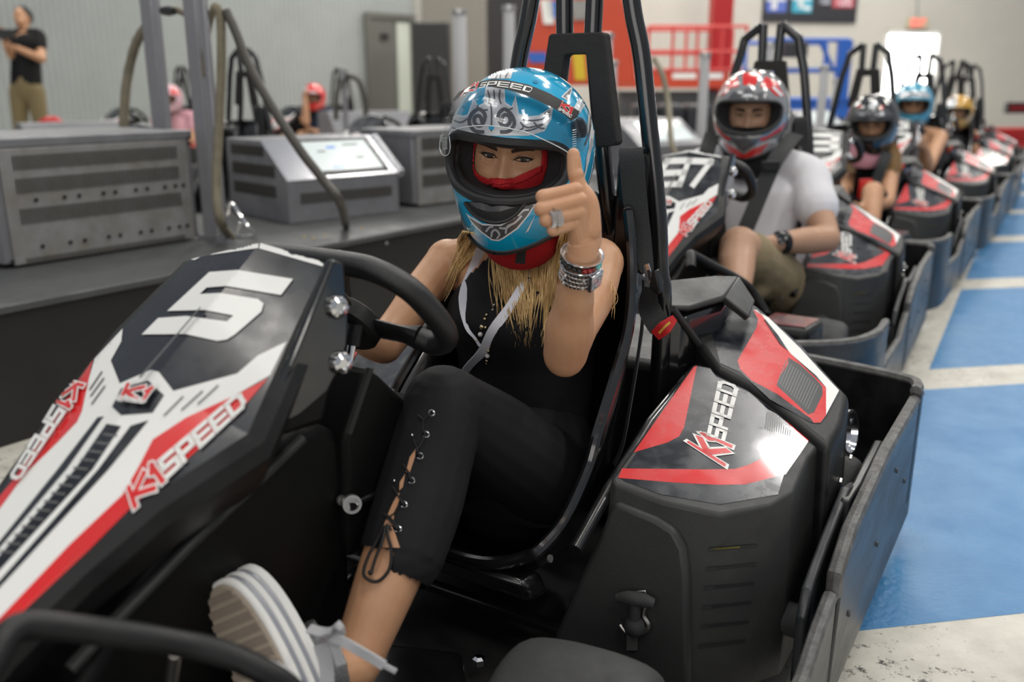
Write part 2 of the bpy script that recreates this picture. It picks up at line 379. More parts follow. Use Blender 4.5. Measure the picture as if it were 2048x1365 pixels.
# ================================================================== low divider between the two lanes
bd = Vector((math.sin(math.radians(34.2)), math.cos(math.radians(34.2)), 0)); bn = Vector((-bd.y, bd.x, 0))
b0 = Vector((-1.20, 2.811, 0))
dv = empty('pit_divider', b0, 0); tag(dv, 'long low black divider with grey top carrying the grey charging cabinets', 'barrier')
q = MB(); s0 = bd*-3.2; s1 = bd*12
q.prism([s0, s1, s1+bn*.05, s0+bn*.05], (0, 0, .385)); q.prism([s0+bn*1.0, s1+bn*1.0, s1+bn*1.05, s0+bn*1.05], (0, 0, .385)); q.build('side_board', M['barrierside'], dv, smooth=False, bevel=.004)
q = MB(); q.prism([s0-bn*.015+Vector((0, 0, .385)), s1-bn*.015+Vector((0, 0, .385)), s1+bn*1.07+Vector((0, 0, .385)), s0+bn*1.07+Vector((0, 0, .385))], (0, 0, .025)); q.build('top_board', M['barriertop'], dv, bevel=.006)
for px, py in ((677, 505), (773, 486)):
    r = ray(px, py); t = (b0-EYE).dot(bn)/r.dot(bn); p = EYE+r*t-b0
    MB().lathe([(.006, -.002), (.008, .0), (.006, .004)], p-bn*.002, -bn, 10).build('bolt', M['steel'], dv)
deb = [(608, 474, 'left of the two tan crumbs lying close together on the grey divider top'), (626, 476, 'right of the two tan crumbs lying close together on the grey divider top'), (650, 470, 'tan crumb lying alone between the close pair and the hose end'), (724, 456, 'farthest tan crumb on the divider top, right of the hose end')]
for px, py, lb_ in deb:
    p = W(px, py, .412); o = MB().ball(p, (.006, .004, .003), 8, 5).build('crumb', M['yellow']); tag(o, lb_, 'debris', 'crumbs on the divider')
def zat(px, py, base):      # height of the point seen at (px,py) standing over base
    r = ray(px, py); return CAMH+r.z*(base.y/r.y)
def vents(mb, x0, x1, z0, z1, n, y=-.002):
    w = (x1-x0)/n
    for i in range(n): mb.box((x0+(i+.5)*w, y, (z0+z1)/2), (w*.42, .004, z1-z0))
# ---- charging cabinet with perforated front
def cabinet(px, base, rz, w, dp, h, label, rows, dots=True, group=None):
    c = empty('charging_cabinet', base, rz); tag(c, label, 'cabinet', group)
    b = MB(); b.box((w/2, dp/2, h/2), (w, dp, h-.03)); b.box((w/2, dp/2-.004, h-.0175), (w+.012, dp+.012, .035)); b.build('body', M['cab'], c, bevel=.006)
    f = MB(); f.box((w/2+.005, -.004, h*.47), (w*.93, .01, h*.90)); f.build('front_panel', M['cabdirty'], c, bevel=.003)
    for (a, d) in rows:
        v = MB(); vents(v, w*.09, w*.91, h*a, h*d, 58, -.0105); v.build('vent', M['slot'], c, smooth=False)
    if dots:
        for zz in (h*.145, h*.515):
            for fx in (.17, .30, .37, .49, .55, .66, .72, .82, .88, .975*.95):
                MB().lathe([(.0072, 0), (.0072, .002)], (w*fx, -.0115, zz), (0, -1, 0), 10).build('screw', M['black'], c)
        for fx, fz in ((.03, .86), (.03, .06), (.985, .93), (.985, .88), (.985, .04)):
            MB().lathe([(.006, 0), (.006, .003)], (w*fx, -.008, h*fz), (0, -1, 0), 10).build('screw', M['black'], c)
    return c
BL, BR = W(10, 540, .41), W(398, 478, .41); v_ = BR-BL
hh = zat(200, 268, (BL+BR)/2)-.41
cabinet(0, BL, math.atan2(v_.y, v_.x), v_.length, .55, hh, 'large grey perforated charging cabinet at left end of the divider', [(.755, .865), (.575, .69), (.335, .455), (.015, .065)])
# second cabinet, right of the console
BL, BR = W(800, 424, .41), W(905, 408, .41); v_ = BR-BL
hh = zat(800, 250, BL)-.41
cabinet(0, BL+Vector((.05, .16, 0)), math.atan2(v_.y, v_.x)-.1, .62, .4, hh*.92, 'grey vented charging cabinet behind the blue helmeted driver, right of the console', [(.74, .9), (.5, .66), (.26, .42)], False)
# ---- console with sloping touch screen
BL, BR = W(580, 449, .41), W(799, 424, .41); v_ = BR-BL; w = v_.length; rz = math.atan2(v_.y, v_.x)
z1 = zat(577, 364, BL)-.41; ztop = z1+.17; dp = .22
con = empty('charging_console', BL, rz); tag(con, 'grey charging console with a sloping touch screen on the divider', 'console')
prof = [(0, 0), (0, z1), (dp, ztop+.0), (dp+.33, ztop), (dp+.33, 0)]
b = MB(); b.prism([(0, y, z) for y, z in prof], (w, 0, 0)); b.build('body', M['cab'], con, smooth=False, bevel=.005)
sl = Vector((0, dp, ztop-z1)); sln = sl.normalized(); sn = Vector((0, -sln.z, sln.y))
def slp(u, v, h=0): return Vector((u*w, 0, z1))+sl*v+sn*h
def slq(mb, u0, u1, v0, v1, h, t=.004): mb.prism([slp(u0, v0, h), slp(u1, v0, h), slp(u1, v1, h), slp(u0, v1, h)], sn*t)
b = MB(); slq(b, 0, 1, 0, 1.0, .001); b.build('sloped_panel', mat('brushed_panel', (.5, .5, .53), .22, metal=.85, bump=.05), con, smooth=False)
b = MB(); slq(b, .27, .93, .07, .95, .005, .004); bz = b.build('screen_bezel', M['black'], con, smooth=False)
b = MB(); slq(b, .31, .89, .15, .87, .009, .001); scn = b.build('screen', M['screen'], con, smooth=False)
b = MB(); b.mi = 0
for u0, u1, v0, v1 in ((.50, .58, .68, .74),): slq(b, u0, u1, v0, v1, .0101, .0005)
slq(b, .44, .56, .20, .24, .0101, .0005)
b.mi = 1
for u0, u1, v0, v1 in ((.66, .80, .74, .78), (.70, .78, .40, .45), (.40, .47, .60, .64)): slq(b, u0, u1, v0, v1, .0101, .0005)
b.build('screen_content', [M['screenui'], M['screendark']], scn, smooth=False)
b = MB(); b.prism([(w*1.0, y-.012, z+.012) for y, z in prof[1:3]]+[(w, dp, ztop-.02), (w, 0, z1-.02)], (.03, 0, 0)); b.build('end_rail', M['chrome'], con, smooth=False, bevel=.003)
b = MB(); vents(b, w*.10, w*.93, z1*.45, z1*.70, 60, -.002); b.build('vent', M['slot'], con, smooth=False)
for z0, z2, ya in ((.80, .93, .19), (.55, .70, .10), (.30, .45, .10)):
    b = MB(); n = 28
    for i in range(n):
        y = ya+(dp+.28-ya)*(i+.5)/n; b.box((-.002, y, ztop*(z0+z2)/2), (.004, .006, ztop*(z2-z0)))
    b.build('vent', M['slot'], con, smooth=False)
# ---- gantry posts and hoses behind
def post(px_t, py_t, px_b, py_b, dist, wd2, zb, label, mt='steelpost', top=None, group=None):
    b = Wy(px_b, py_b, dist); zt = top if top else 2.35
    p = empty('charging_post', (b.x, b.y, zb)); tag(p, label, 'post', group)
    k = MB(); k.box((0, 0, (zt-zb)/2), (wd2, wd2*.8, zt-zb), -.35); k.build('column', M[mt], p, bevel=.008)
    k = MB(); k.box((0, 0, .01), (wd2*1.5, wd2*1.3, .02), -.35); k.build('foot_plate', M['cab'], p)
    return p
M['steelpost'] = mat('brushed_post', (.27, .268, .285), .4, metal=.4, vary=.15, vscale=3)
post(303, 0, 326, 265, 3.95, .066, .41, 'thick grey square post rising behind the large perforated cabinet', top=2.6)
post(402, 0, 428, 470, 3.62, .064, .41, 'grey square post standing between the perforated cabinet and the console', top=2.6)
p3 = post(437, 15, 447, 465, 3.50, .030, .41, 'thin pale grey post carrying the beige hose at its side', top=1.42)
def hose(pts, r, m, label, name='charging_hose', k=8, group=None):
    o = MB().tube(smoothpath(pts, k), r, 12).build(name, M[m]); tag(o, label, 'hose', group); return o
hose([Wy(452, 22, 3.42), Wy(470, 60, 3.40), Wy(500, 135, 3.36), Wy(545, 215, 3.32), Wy(600, 300, 3.28), Wy(648, 362, 3.25), Wy(680, 405, 3.24), W(692, 452, .425)], .017, 'hose', 'dark thick hose slanting down across the console screen')
hose([Wy(425, 12, 3.42), Wy(440, 30, 3.42), Wy(443, 120, 3.42), Wy(438, 250, 3.42), Wy(433, 370, 3.40), Wy(440, 440, 3.38), W(462, 474, .43)], .017, 'hosebeige', 'beige hose hanging straight down beside the thin post')
hose([Wy(305, 38, 3.95), Wy(275, 80, 4.05), Wy(258, 140, 4.1), Wy(250, 200, 4.1), Wy(247, 290, 4.1), Wy(250, 420, 4.1), Wy(256, 450, 4.12)], .020, 'hosebeige', 'beige brown hose drooping to the left of the thick post')
hose([Wy(325, 20, 3.9), Wy(352, 20, 3.85), Wy(378, 34, 3.8), Wy(390, 60, 3.75)], .013, 'hosebeige', 'short curved hose end reaching between the two square posts')
hose([Wy(428, 12, 3.5), Wy(415, 70, 3.56), Wy(408, 150, 3.6)], .012, 'hosebeige', 'thin hose running behind the thin post to the square post')
def plug(a, b, label):
    o = MB().tube([a, a+(b-a)*.5, b], [.016, .02, .014], 10).build('charging_plug', M['black']); tag(o, label, 'plug')
plug(Wy(325, 22, 3.88), Wy(350, 22, 3.83), 'black plug hanging on the thick square post')
hn = Vector((0, 0, 0))
pts = [W(458, 468, .42), Wy(452, 440, 3.3), Wy(462, 402, 3.3), Wy(480, 430, 3.3), Wy(500, 458, 3.28), W(512, 470, .42), W(485, 474, .42)]
o = MB().tube(roundpath(pts+[pts[0]], .02), .0055, 8).build('hose_bracket', M['chrome']); tag(o, 'bent chrome bracket lying on the divider next to the beige hose', 'bracket')
o = MB().tube([Wy(481, 445, 3.28), Wy(474, 466, 3.28)], .008, 8).build('hose_clip', M['steel']); tag(o, 'small steel clip beside the bent chrome bracket', 'clip')
# white charging columns farther down the divider
for px, pt, pb, D, wd2, lab in ((921, 22, 185, 7.6, .11, 'pale grey round column left of the blue helmet, farthest left of the columns behind it'),
        (1018, 14, 120, 7.2, .085, 'grey white round column seen just left of the black roll hoop'),
        (1208, 70, 260, 6.4, .085, 'tall pale column directly right of the black headrest pad'),
        (1222, 124, 250, 7.2, .07, 'short pale column close behind the tall column by the headrest pad'),
        (1403, 108, 250, 6.8, .07, 'pale slim column left of the red and silver helmet'),
        (1524, 88, 300, 6.6, .055, 'slim silver column between the roll hoop of kart 97 and the next kart'),
        (1636, 134, 290, 8.3, .075, 'pale column standing before the blue work platform'),
        (1660, 160, 290, 9.6, .06, 'thinner pale column behind the one before the blue work platform'),
        (692, 136, 250, 8.6, .05, 'thin grey column with a looping hose against the corrugated wall')):
    b = Wy(px, pb, D); zt = CAMH+ray(px, pt).z*(D/ray(px, pt).y)
    zb = .41 if px in (1208, 1222, 1403) else 0; zt -= zb; c = empty('charging_column', (b.x, b.y, zb)); tag(c, lab, 'post')
    MB().lathe([(wd2, 0), (wd2, .02), (wd2*.55, .03), (wd2*.5, zt-.03), (wd2*.4, zt)], (0, 0, 0), (0, 0, 1), 16).build('column', M['steelpost'] if px < 700 else mat('pale_column', (.44, .44, .45), .4), c)
    MB().lathe([(wd2*.62, zt-.02), (wd2*.62, zt+.01), (wd2*.3, zt+.015)], (0, 0, 0), (0, 0, 1), 16).build('cap', M['steel'], c)
hose([Wy(692, 152, 8.6), Wy(716, 160, 8.5), Wy(729, 200, 8.5), Wy(733, 245, 8.5)], .025, 'hose', 'grey hose loop right of the thin column at the corrugated wall')
hose([Wy(692, 160, 8.6), Wy(675, 180, 8.5), Wy(672, 240, 8.5)], .025, 'hose', 'grey hose loop left of the thin column at the corrugated wall')
hose([Wy(1308, 118, 5.6), Wy(1325, 150, 5.5), Wy(1337, 210, 5.4), Wy(1342, 280, 5.2), Wy(1356, 320, 5.1)], .017, 'hosebeige', 'brown grey hose hanging right of the front roll hoop')
# distant consoles between the lanes
def far_box(px, py, D, w, d, h, rz, label, scr=True, tilt=.12, z0=.41):
    b = Wy(px, py, D); h += .41-z0; c = empty('charging_console', (b.x, b.y, z0), rz); tag(c, label, 'console')
    k = MB(); k.prism([(-w/2, 0, 0), (-w/2, 0, h*.55), (-w/2, d*.5, h), (-w/2, d, h), (-w/2, d, 0)], (w, 0, 0)); k.build('body', M['cab'], c, smooth=False, bevel=.005)
    if scr:
        a = Vector((0, 0, h*.55)); s_ = Vector((0, d*.5, h*.45)); n_ = Vector((0, -s_.z, s_.y)).normalized()
        k = MB(); k.prism([a+s_*.15+Vector((-w*.3, 0, 0)), a+s_*.15+Vector((w*.4, 0, 0)), a+s_*.85+Vector((w*.4, 0, 0)), a+s_*.85+Vector((-w*.3, 0, 0))], n_*.006); k.build('screen', M['screen'], c, smooth=False)
    k = MB(); vents(k, -w*.42, w*.4, h*.2, h*.35, 24); k.build('vent', M['slot'], c, smooth=False)
far_box(1345, 330, 6.3, .62, .5, .38, .62, 'grey console with pale screen seen between the front roll hoop and the red helmet')
far_box(1655, 290, 9.5, .62, .5, .36, .62, 'grey console behind kart 97, below the blue work platform')
far_box(158, 262, 6.1, .62, .45, .36, .62, 'grey console top far behind the large perforated cabinet', False, z0=0)
far_box(765, 250, 9.0, .9, .5, .36, .62, 'low grey console in front of the grey door', False, z0=0)
M['lightred'] = mat('red_railing', (.50, .05, .045), .45)
# ---- work platforms, red column, signs, far barrier
def rail_frame(mb, a, b, zs, r, posts):
    for z in zs: mb.tube([g(a, z), g(b, z)], r, 8)
    for i in range(posts): p = a+(b-a)*(i/(posts-1)); mb.tube([g(p, zs[0]), g(p, zs[-1])], r, 8)
RD = 15.5
def F_(px, py, D=RD): return Wy(px, py, D)
rl = empty('scissor_lift', Vector((F_(1355, 160).x, RD, 0))); tag(rl, 'red work platform with railing and white printed base', 'scissor lift')
o0 = rl.location
z0 = F_(1355, 176).z; z1_ = F_(1355, 140).z
k = MB(); a, b = F_(1236, 100), F_(1462, 100); k.box(((a.x+b.x)/2-o0.x, .5, (z0+z1_)/2), (b.x-a.x, 1.0, z1_-z0)); k.build('platform_base', M['orange'], rl, bevel=.02)
k = MB(); k.box(((a.x+b.x)/2-o0.x, .5, z0/2), ((b.x-a.x)*.9, .7, z0-.1)); k.build('chassis', mat('chassis_grey', (.045, .05, .055), .6), rl, bevel=.02)
k = MB(); zs = [z1_, F_(1355, 103).z, F_(1355, 53).z]
for yy in (0, 1.0): k = MB(); rail_frame(k, Vector((F_(1296, 100).x-o0.x, yy, 0)), Vector((F_(1492, 100).x-o0.x, yy, 0)), zs, .026, 5 if yy == 0 else 3); k.build('railing', M['lightred'], rl)
for x0, x1 in ((1262, 1300), (1345, 1392), (1417, 1445)):
    k = MB(); a, b = F_(x0, 152), F_(x1, 152); k.box(((a.x+b.x)/2-o0.x, -.005, a.z), (b.x-a.x, .01, .09)); k.build('printed_label', M['white'], rl, smooth=False)
for i in range(4):
    MB().lathe([(.28, -.1), (.3, -.08), (.3, .08), (.28, .1)], (F_(1270+i % 2*150, 200).x-o0.x, .1+.8*(i//2), .3), (0, 1, 0), 20).build('wheel', M['black'], rl)
bl_ = empty('scissor_lift', Vector((F_(1610, 160, 14).x, 14, 0))); tag(bl_, 'blue work platform with tall railing under the poster', 'scissor lift'); o0 = bl_.location
zs = [F_(1610, 200, 14).z, F_(1610, 140, 14).z, F_(1610, 80, 14).z]
k = MB()
for yy in (1.0, 0): k = MB(); rail_frame(k, Vector((F_(1525, 100, 14).x-o0.x, yy, 0)), Vector((F_(1697, 100, 14).x-o0.x, yy, 0)), zs, .032, 2); yy and k.build('railing', M['bluep'], bl_)
k.tube([(F_(1640, 80, 14).x-o0.x, 0, zs[2]), (F_(1672, 80, 14).x-o0.x, 0, zs[1])], .035, 8); k.tube([(F_(1545, 80, 14).x-o0.x, 0, zs[2]), (F_(1525, 80, 14).x-o0.x, 0, zs[1])], .035, 8)
k.box((F_(1690, 90, 14).x-o0.x, 0, (zs[0]+zs[2])/2), (.20, .10, zs[2]-zs[0])); k.build('railing', M['bluep'], bl_)
k = MB(); k.box((0, .5, zs[0]-.12), (1.5, 1.0, .3)); k.build('platform_base', M['bluep'], bl_, bevel=.02)
k = MB(); k.box((-.2, -.02, F_(1565, 100, 14).z), (.35, .2, .22)); k.build('control_box', M['signdark'], bl_, bevel=.02)
k = MB(); k.box((0, .5, .3), (1.4, .8, .5)); k.build('chassis', M['signdark'], bl_, bevel=.02)
k = MB(); a, b = F_(1422, 100, 16.4), F_(1463, 100, 16.4); k.box(((a.x+b.x)/2, 16.6, 2.4), (b.x-a.x, .3, 4.8), .1); tag(k.build('steel_column', M['red'], bevel=.02), 'dark red steel column before the white far wall', 'column')
# mural-like boom lift (big orange machine behind the hoop)
k = MB(); P_ = [(1050, 172), (1042, 60), (1062, -20), (1240, -30), (1262, 30), (1275, 170)]
k.prism([F_(a, b, 13.5) for a, b in P_], (0, .5, 0)); og = k.build('inflatable_panel', M['orange'], bevel=.05); tag(og, 'big rounded orange panel with coloured patches behind the front roll hoop', 'banner')
for x0, x1, y0, y1, m in ((1087, 1108, 0, 48, 'white'), (1098, 1122, 2, 36, 'bluep'), (1146, 1178, 0, 40, 'cabdirty'), (1150, 1172, 105, 160, 'yellow'), (1060, 1095, 105, 125, 'bluep')):
    k = MB(); k.prism([F_(x0, y1, 13.49), F_(x1, y1, 13.49), F_(x1-4, y0, 13.49), F_(x0-6, y0, 13.49)], (0, -.02, 0)); k.build('coloured_patch', M[m], og, smooth=False)
for px, py, lab in ((1288, 215, 'leftmost of the dark floor machines before the red platform'), (1340, 210, 'middle dark machine before the red platform'), (1392, 212, 'right dark machine before the red platform beside the pale column')):
    c = F_(px, py, 10); k = MB(); k.box((c.x, 10, .62), (.26, .4, .42)); k.box((c.x, 9.9, .2), (.5, .6, .4)); o = k.build('floor_machine', M['signdark'], bevel=.04); tag(o, lab, 'machine')
# poster
a, b = onwall(1519), onwall(1704); zb = onwall(1610, 45).z; ps = empty('wall_poster', g(a, zb)-dn*.1, math.atan2(wd_.y, wd_.x)); tag(ps, 'dark poster with blue and red icons high on the white wall', 'poster')
w = (b-a).length; k = MB(); k.box((w/2, 0, .42), (w, .04, .84)); k.build('board', M['signdark'], ps)
def icon(x0, x1, z0, z1, col, txt, tcol, nm):
    k = MB(); k.box(((x0+x1)/2*w, -.022, (z0+z1)/2), ((x1-x0)*w, .006, z1-z0)); o = k.build(nm, mat(nm, col, .5), ps, smooth=False)
    dc = MB()
    for q in text_polys(txt, .24): dc.prism([((x0+(x1-x0)*(.12+p[0]*.76))*w, -.026, z0+(z1-z0)*(.18+p[1]*.64)) for p in q], (0, -.002, 0))
    dc.build('lettering', mat('letters_'+nm, tcol, .5), o, smooth=False)
icon(.03, .24, .18, .62, (.08, .13, .42), 'f', (.6, .6, .62), 'icon_blue'); icon(.30, .51, .18, .62, (.04, .32, .45), 't', (.6, .65, .66), 'icon_teal')
icon(.57, .71, .32, .56, (.04, .04, .05), 'YOU', (.45, .47, .55), 'icon_dark'); icon(.73, .96, .28, .60, (.38, .06, .08), 'TUBE', (.62, .45, .5), 'icon_red')
# LED sign at right and low red barrier
p = onwall(2008, 228); r_ = Wy(2010, 216, 17.0); sg = empty('led_sign', (r_.x, 17.0, r_.z), .16); tag(sg, 'small black sign with faint red lettering at right edge', 'sign')
k = MB(); k.box((.55, 0, 0), (1.1, .1, .2)); k.build('housing', M['black'], sg, bevel=.01)
k = MB(); k.box((.55, -.052, 0), (.98, .006, .09)); k.build('display', M['ledred'], sg, smooth=False)
for px, zz in ((0, 0),):
    a = W(1925, 305, 0); q = MB(); d = e
    q.prism([a-d*.6, a+d*9, a+d*9+nn*.4, a-d*.6+nn*.4], (0, 0, .16)); q.prism([a-d*.6+nn*.03+Vector((0, 0, .17)), a+d*9+nn*.03+Vector((0, 0, .17)), a+d*9+nn*.37+Vector((0, 0, .17)), a-d*.6+nn*.37+Vector((0, 0, .17))], (0, 0, .20))
    o = q.build('track_barrier', M['red'], bevel=.02); tag(o, 'low red track barrier along the far end of the floor at right', 'barrier')
b2 = empty('track_barrier', W(20, 268, .3)); 
p = Wy(78, 262, 8.8); b2.location = (p.x, p.y, 0); tag(b2, 'curved red barrier piece behind the standing man in black', 'barrier')
k = MB(); k.tube(smoothpath([(-.12, 0, .06), (-.12, -.05, .45), (-.02, -.05, .56), (.10, 0, .68), (.18, .05, .60), (.16, .05, .06)], 6), .055, 12); k.build('rail', mat('bright_red', (.5, .012, .015), .35), b2)
# ================================================================== racing kart (local frame: +x driver's left, -y forward, z up)
M['plastic'] = mat('kart_black_plastic', (.007, .007, .0075), .42, vary=.5, vscale=14, bump=.06, bscale=200, col2=(.014, .0145, .015), spec=.3)
M['inner'] = mat('kart_inner_black', (.0045, .0044, .0043), .5, spec=.2, vary=.4, vscale=6)
M['gloss'] = mat('kart_gloss_black', (.006, .006, .007), .22, coat=.6, vary=.4, vscale=7)
M['paintblack'] = mat('powder_coated_tube', (.006, .006, .007), .25, coat=.5)
M['greyplastic'] = mat('kart_grey_plastic', (.029, .030, .030), .45, vary=.45, vscale=10, bump=.08, bscale=300, col2=(.019, .0195, .019), spec=.4)
M['foam'] = mat('headrest_foam', (.020, .018, .017), .85, bump=.5, bscale=60)
M['navy'] = mat('decal_navy', (.005, .006, .010), .24, coat=.25, vary=1, vscale=16, col2=(.012, .015, .022))
M['dwhite'] = mat('decal_white', (.70, .70, .68), .4, coat=.15, vary=.06)
M['dred'] = mat('decal_red', (.62, .012, .012), .25, coat=.6, vary=.15, vscale=12)
M['dcarbon'] = mat('decal_carbon', (.018, .019, .021), .3, coat=.4)
M['dgrey'] = mat('decal_grey', (.10, .10, .10), .4)
M['rubber'] = mat('tyre_rubber', (.030, .031, .032), .75, bump=.3, bscale=90, vary=.3, vscale=12)
M['railface'] = mat('rail_scuffed', (.022, .024, .027), .36, vary=1, vscale=10, col2=(.055, .057, .06), bump=.3, bscale=70, spec=.4, stretch=(1, .25, 1))
M['railedge'] = mat('rail_worn_edge', (.11, .108, .105), .5, vary=.5, vscale=30, bump=.5, bscale=120)
M['belt'] = mat('belt_webbing', (.013, .014, .015), .75, bump=.4, bscale=400)
M['tagred'] = mat('belt_tag_red', (.45, .01, .012), .6)
M['gold'] = mat('tag_gold', (.5, .3, .04), .5)
M['alu'] = mat('aluminium', (.62, .60, .56), .3, metal=1)
PM = [M['navy'], M['dwhite'], M['dred'], M['dcarbon'], M['dgrey'], M['chrome']]
kart = empty('racing_kart')
# ---------------- nose panel
rowsL = [L(382, 519, x=-.17), L(245, 657, x=-.165), L(152, 775, x=-.16), L(58, 903, x=-.155), L(-2, 988, x=-.15), L(-85, 1100, x=-.145)]
rowsC = [L(520, 486, x=-.04), L(410, 624, x=-.04), L(300, 768, x=-.04), L(180, 922, x=-.04), L(70, 1046, x=-.04), L(-25, 1150, x=-.04)]
rowsR = [L(651, 526, x=.09), L(575, 688, x=.09), L(495, 868, x=.09), L(290, 1002, x=.085), L(140, 1128, x=.08), L(-20, 1282, x=.075)]
# the moulding is flat-faceted: two planes each side of the ridge
for i, (u_, v_, w_) in ((1, (0, 2, .49)), (3, (2, 5, .36)), (4, (2, 5, .70))): rowsC[i] = rowsC[u_].lerp(rowsC[v_], w_)
for R_, pxs in ((rowsL, [(382, 519), (245, 657), (152, 775), (58, 903), (-2, 988), (-85, 1100)]), (rowsR, [(651, 526), (575, 688), (495, 868), (290, 1002), (140, 1128), (-20, 1282)])):
    p_, n_ = plane3(rowsC[0], rowsC[2], (R_[0]+R_[2])/2)
    for i in (0, 1, 2): R_[i] = LP(*pxs[i], p_, n_)
    p_, n_ = plane3(rowsC[2], R_[2], rowsC[5])
    for i in (3, 4, 5): R_[i] = LP(*pxs[i], p_, n_)
for R_ in (rowsL, rowsC, rowsR):
    d = R_[-1]-R_[-2]; R_.append(R_[-1]+d*.9+Vector((0, 0, -.02))); R_.append(R_[-1]+d*.8+Vector((0, 0, -.08)))
def rim(R_, sx):
    return [[p for p in R_], [p+Vector((.020*sx, .004, -.006)) for p in R_], [p+Vector((.024*sx, .006, -.024)) for p in R_], [p+Vector((.010*sx, .012, -.05)) for p in R_], [p+Vector((-.012*sx, .02, -.075)) for p in R_]]
mb = MB(); cols = list(reversed(rim(rowsL, -1)))+[rowsC]+rim(rowsR, 1)
N = len(rowsL); vs = [p for c in cols for p in c]
for j in range(len(cols)-1):
    mb.mi = 0
    mb.add([], []); 
mb.v = [tuple(p) for p in vs]; mb.f = []; mb.m = []
for j in range(len(cols)-1):
    for i in range(N-1):
        a0, a1, a2, a3 = j*N+i, j*N+i+1, (j+1)*N+i+1, (j+1)*N+i; mi_ = 1 if j in (4, 5) else (2 if j in (3, 6) else 0)
        mb.f += [(a0, a1, a2), (a0, a2, a3)]; mb.m += [mi_, mi_]
panel = mb.build('nose_panel', [M['plastic'], M['navy']], kart, angle=40)
sel = {5*N+i for i in range(N)}
for e_ in panel.data.edges:
    if e_.vertices[0] in sel and e_.vertices[1] in sel: e_.use_edge_sharp = True
bvh_panel = BVHTree.FromPolygons([Vector(p) for p in vs], [f for f, m_ in zip(mb.f, mb.m) if m_ >= 1])
for p_ in panel.data.polygons:
    if p_.material_index == 1: p_.use_smooth = False
    if p_.material_index > 1: p_.material_index = 0
def pmap(bvh):
    def f(px, py):
        d = lray(px, py).normalized(); h, n, i, t = bvh.ray_cast(LE, d)
        if h is None: return None
        if n.dot(d) > 0: n = -n
        return h, n
    return f
dc = Decals(pmap(bvh_panel), 9)
white = [(246, 658), (190, 718), (178, 760), (165, 822), (155, 845), (116, 886), (53, 947), (0, 1019), (-70, 1105), (-70, 1305), (0, 1237), (141, 1089), (246, 990), (278, 934), (306, 880), (373, 836), (470, 792), (541, 751), (574, 684), (516, 712), (475, 748), (347, 783), (318, 745), (302, 741), (240, 768), (222, 722), (243, 684)]
redR = [(537, 757), (470, 792), (373, 836), (306, 880), (278, 934), (246, 990), (141, 1089), (0, 1237), (-60, 1296), (-30, 1296), (0, 1268), (176, 1103), (267, 1012), (380, 915), (470, 835), (500, 800)]
redL = [(187, 720), (178, 760), (165, 822), (155, 845), (116, 886), (53, 947), (0, 1019), (-70, 1105), (-75, 1088), (0, 994), (25, 964), (68, 892), (112, 826), (150, 772)]
dc.poly(white, 1); dc.poly(redR, 2); dc.poly(redL, 2)
dc.poly([(382, 520), (402, 505), (518, 488), (517, 497), (406, 513), (390, 521)], 1); dc.poly([(521, 487), (648, 524), (646, 534), (519, 498)], 1)
for q in ([(243, 778), (297, 762), (329, 792), (306, 827), (243, 832), (225, 815)],): dc.poly(q, 0)
dc.poly([(196, 836), (209, 834), (134, 940), (0, 1098), (-60, 1160), (-70, 1155), (0, 1084), (116, 940)], 0)
dc.poly([(214, 849), (243, 854), (186, 940), (0, 1142), (-60, 1205), (-70, 1185), (0, 1113), (151, 940)], 0)
dc.poly([(262, 853), (298, 842), (218, 940), (0, 1177), (-50, 1228), (-60, 1222), (0, 1163), (197, 940)], 0)
for i in range(15):
    t = i/14; y = 868+t*235; x = 215-t*205
    dc.poly([(x-8, y), (x+20, y+3), (x+20, y+7), (x-8, y+4)], 4)
for q in ([(206, 745), (181, 782)], [(210, 758), (183, 795)], [(212, 774), (185, 811)], [(368, 795), (329, 834)], [(407, 784), (364, 823)], [(438, 773), (397, 811)]):
    (x0, y0), (x1, y1) = q; dc.poly([(x0-1, y0-1), (x0+1, y0+1), (x1+1, y1+1), (x1-1, y1-1)], 4)
def logo2(dc, K, S, lw=.3):
    dc.text('K1', K, 1, .46, .3); dc.text('K1', K, 2, .27, .3); dc.text('SPEED', S, 1, lw, .34)
logo2(dc, [(272, 1014), (334, 958), (312, 928), (260, 979)], [(338, 955), (492, 813), (479, 791), (322, 926)])
logo2(dc, [(147, 769), (118, 813), (140, 824), (170, 776)], [(114, 818), (28, 958), (45, 963), (134, 830)])
logo2(dc, [(250, 804), (298, 807), (314, 784), (263, 777)], [(234, 806), (292, 814), (298, 808), (240, 799)])
# tape-like worn crease along the ridge
dc.poly([(409, 623), (411, 625), (291, 766), (287, 764)], 4)
dc.build('panel_graphics', PM, panel)
five = [(420, 546), (476, 542), (587, 560), (563, 592), (453, 574), (415, 577), (401, 590), (441, 588), (517, 600), (528, 609), (524, 625), (471, 671), (455, 681), (436, 684), (371, 670), (285, 671), (318, 638), (374, 634), (455, 645), (468, 633), (410, 622), (336, 624)]
def number(polys, k, name='race_number'):
    d = Decals(pmap(bvh_panel), 9)
    for q in polys: d.poly(q, 0, .0016)
    o = d.build(name, [M['dwhite']], k); return o
num5 = number([five], kart)
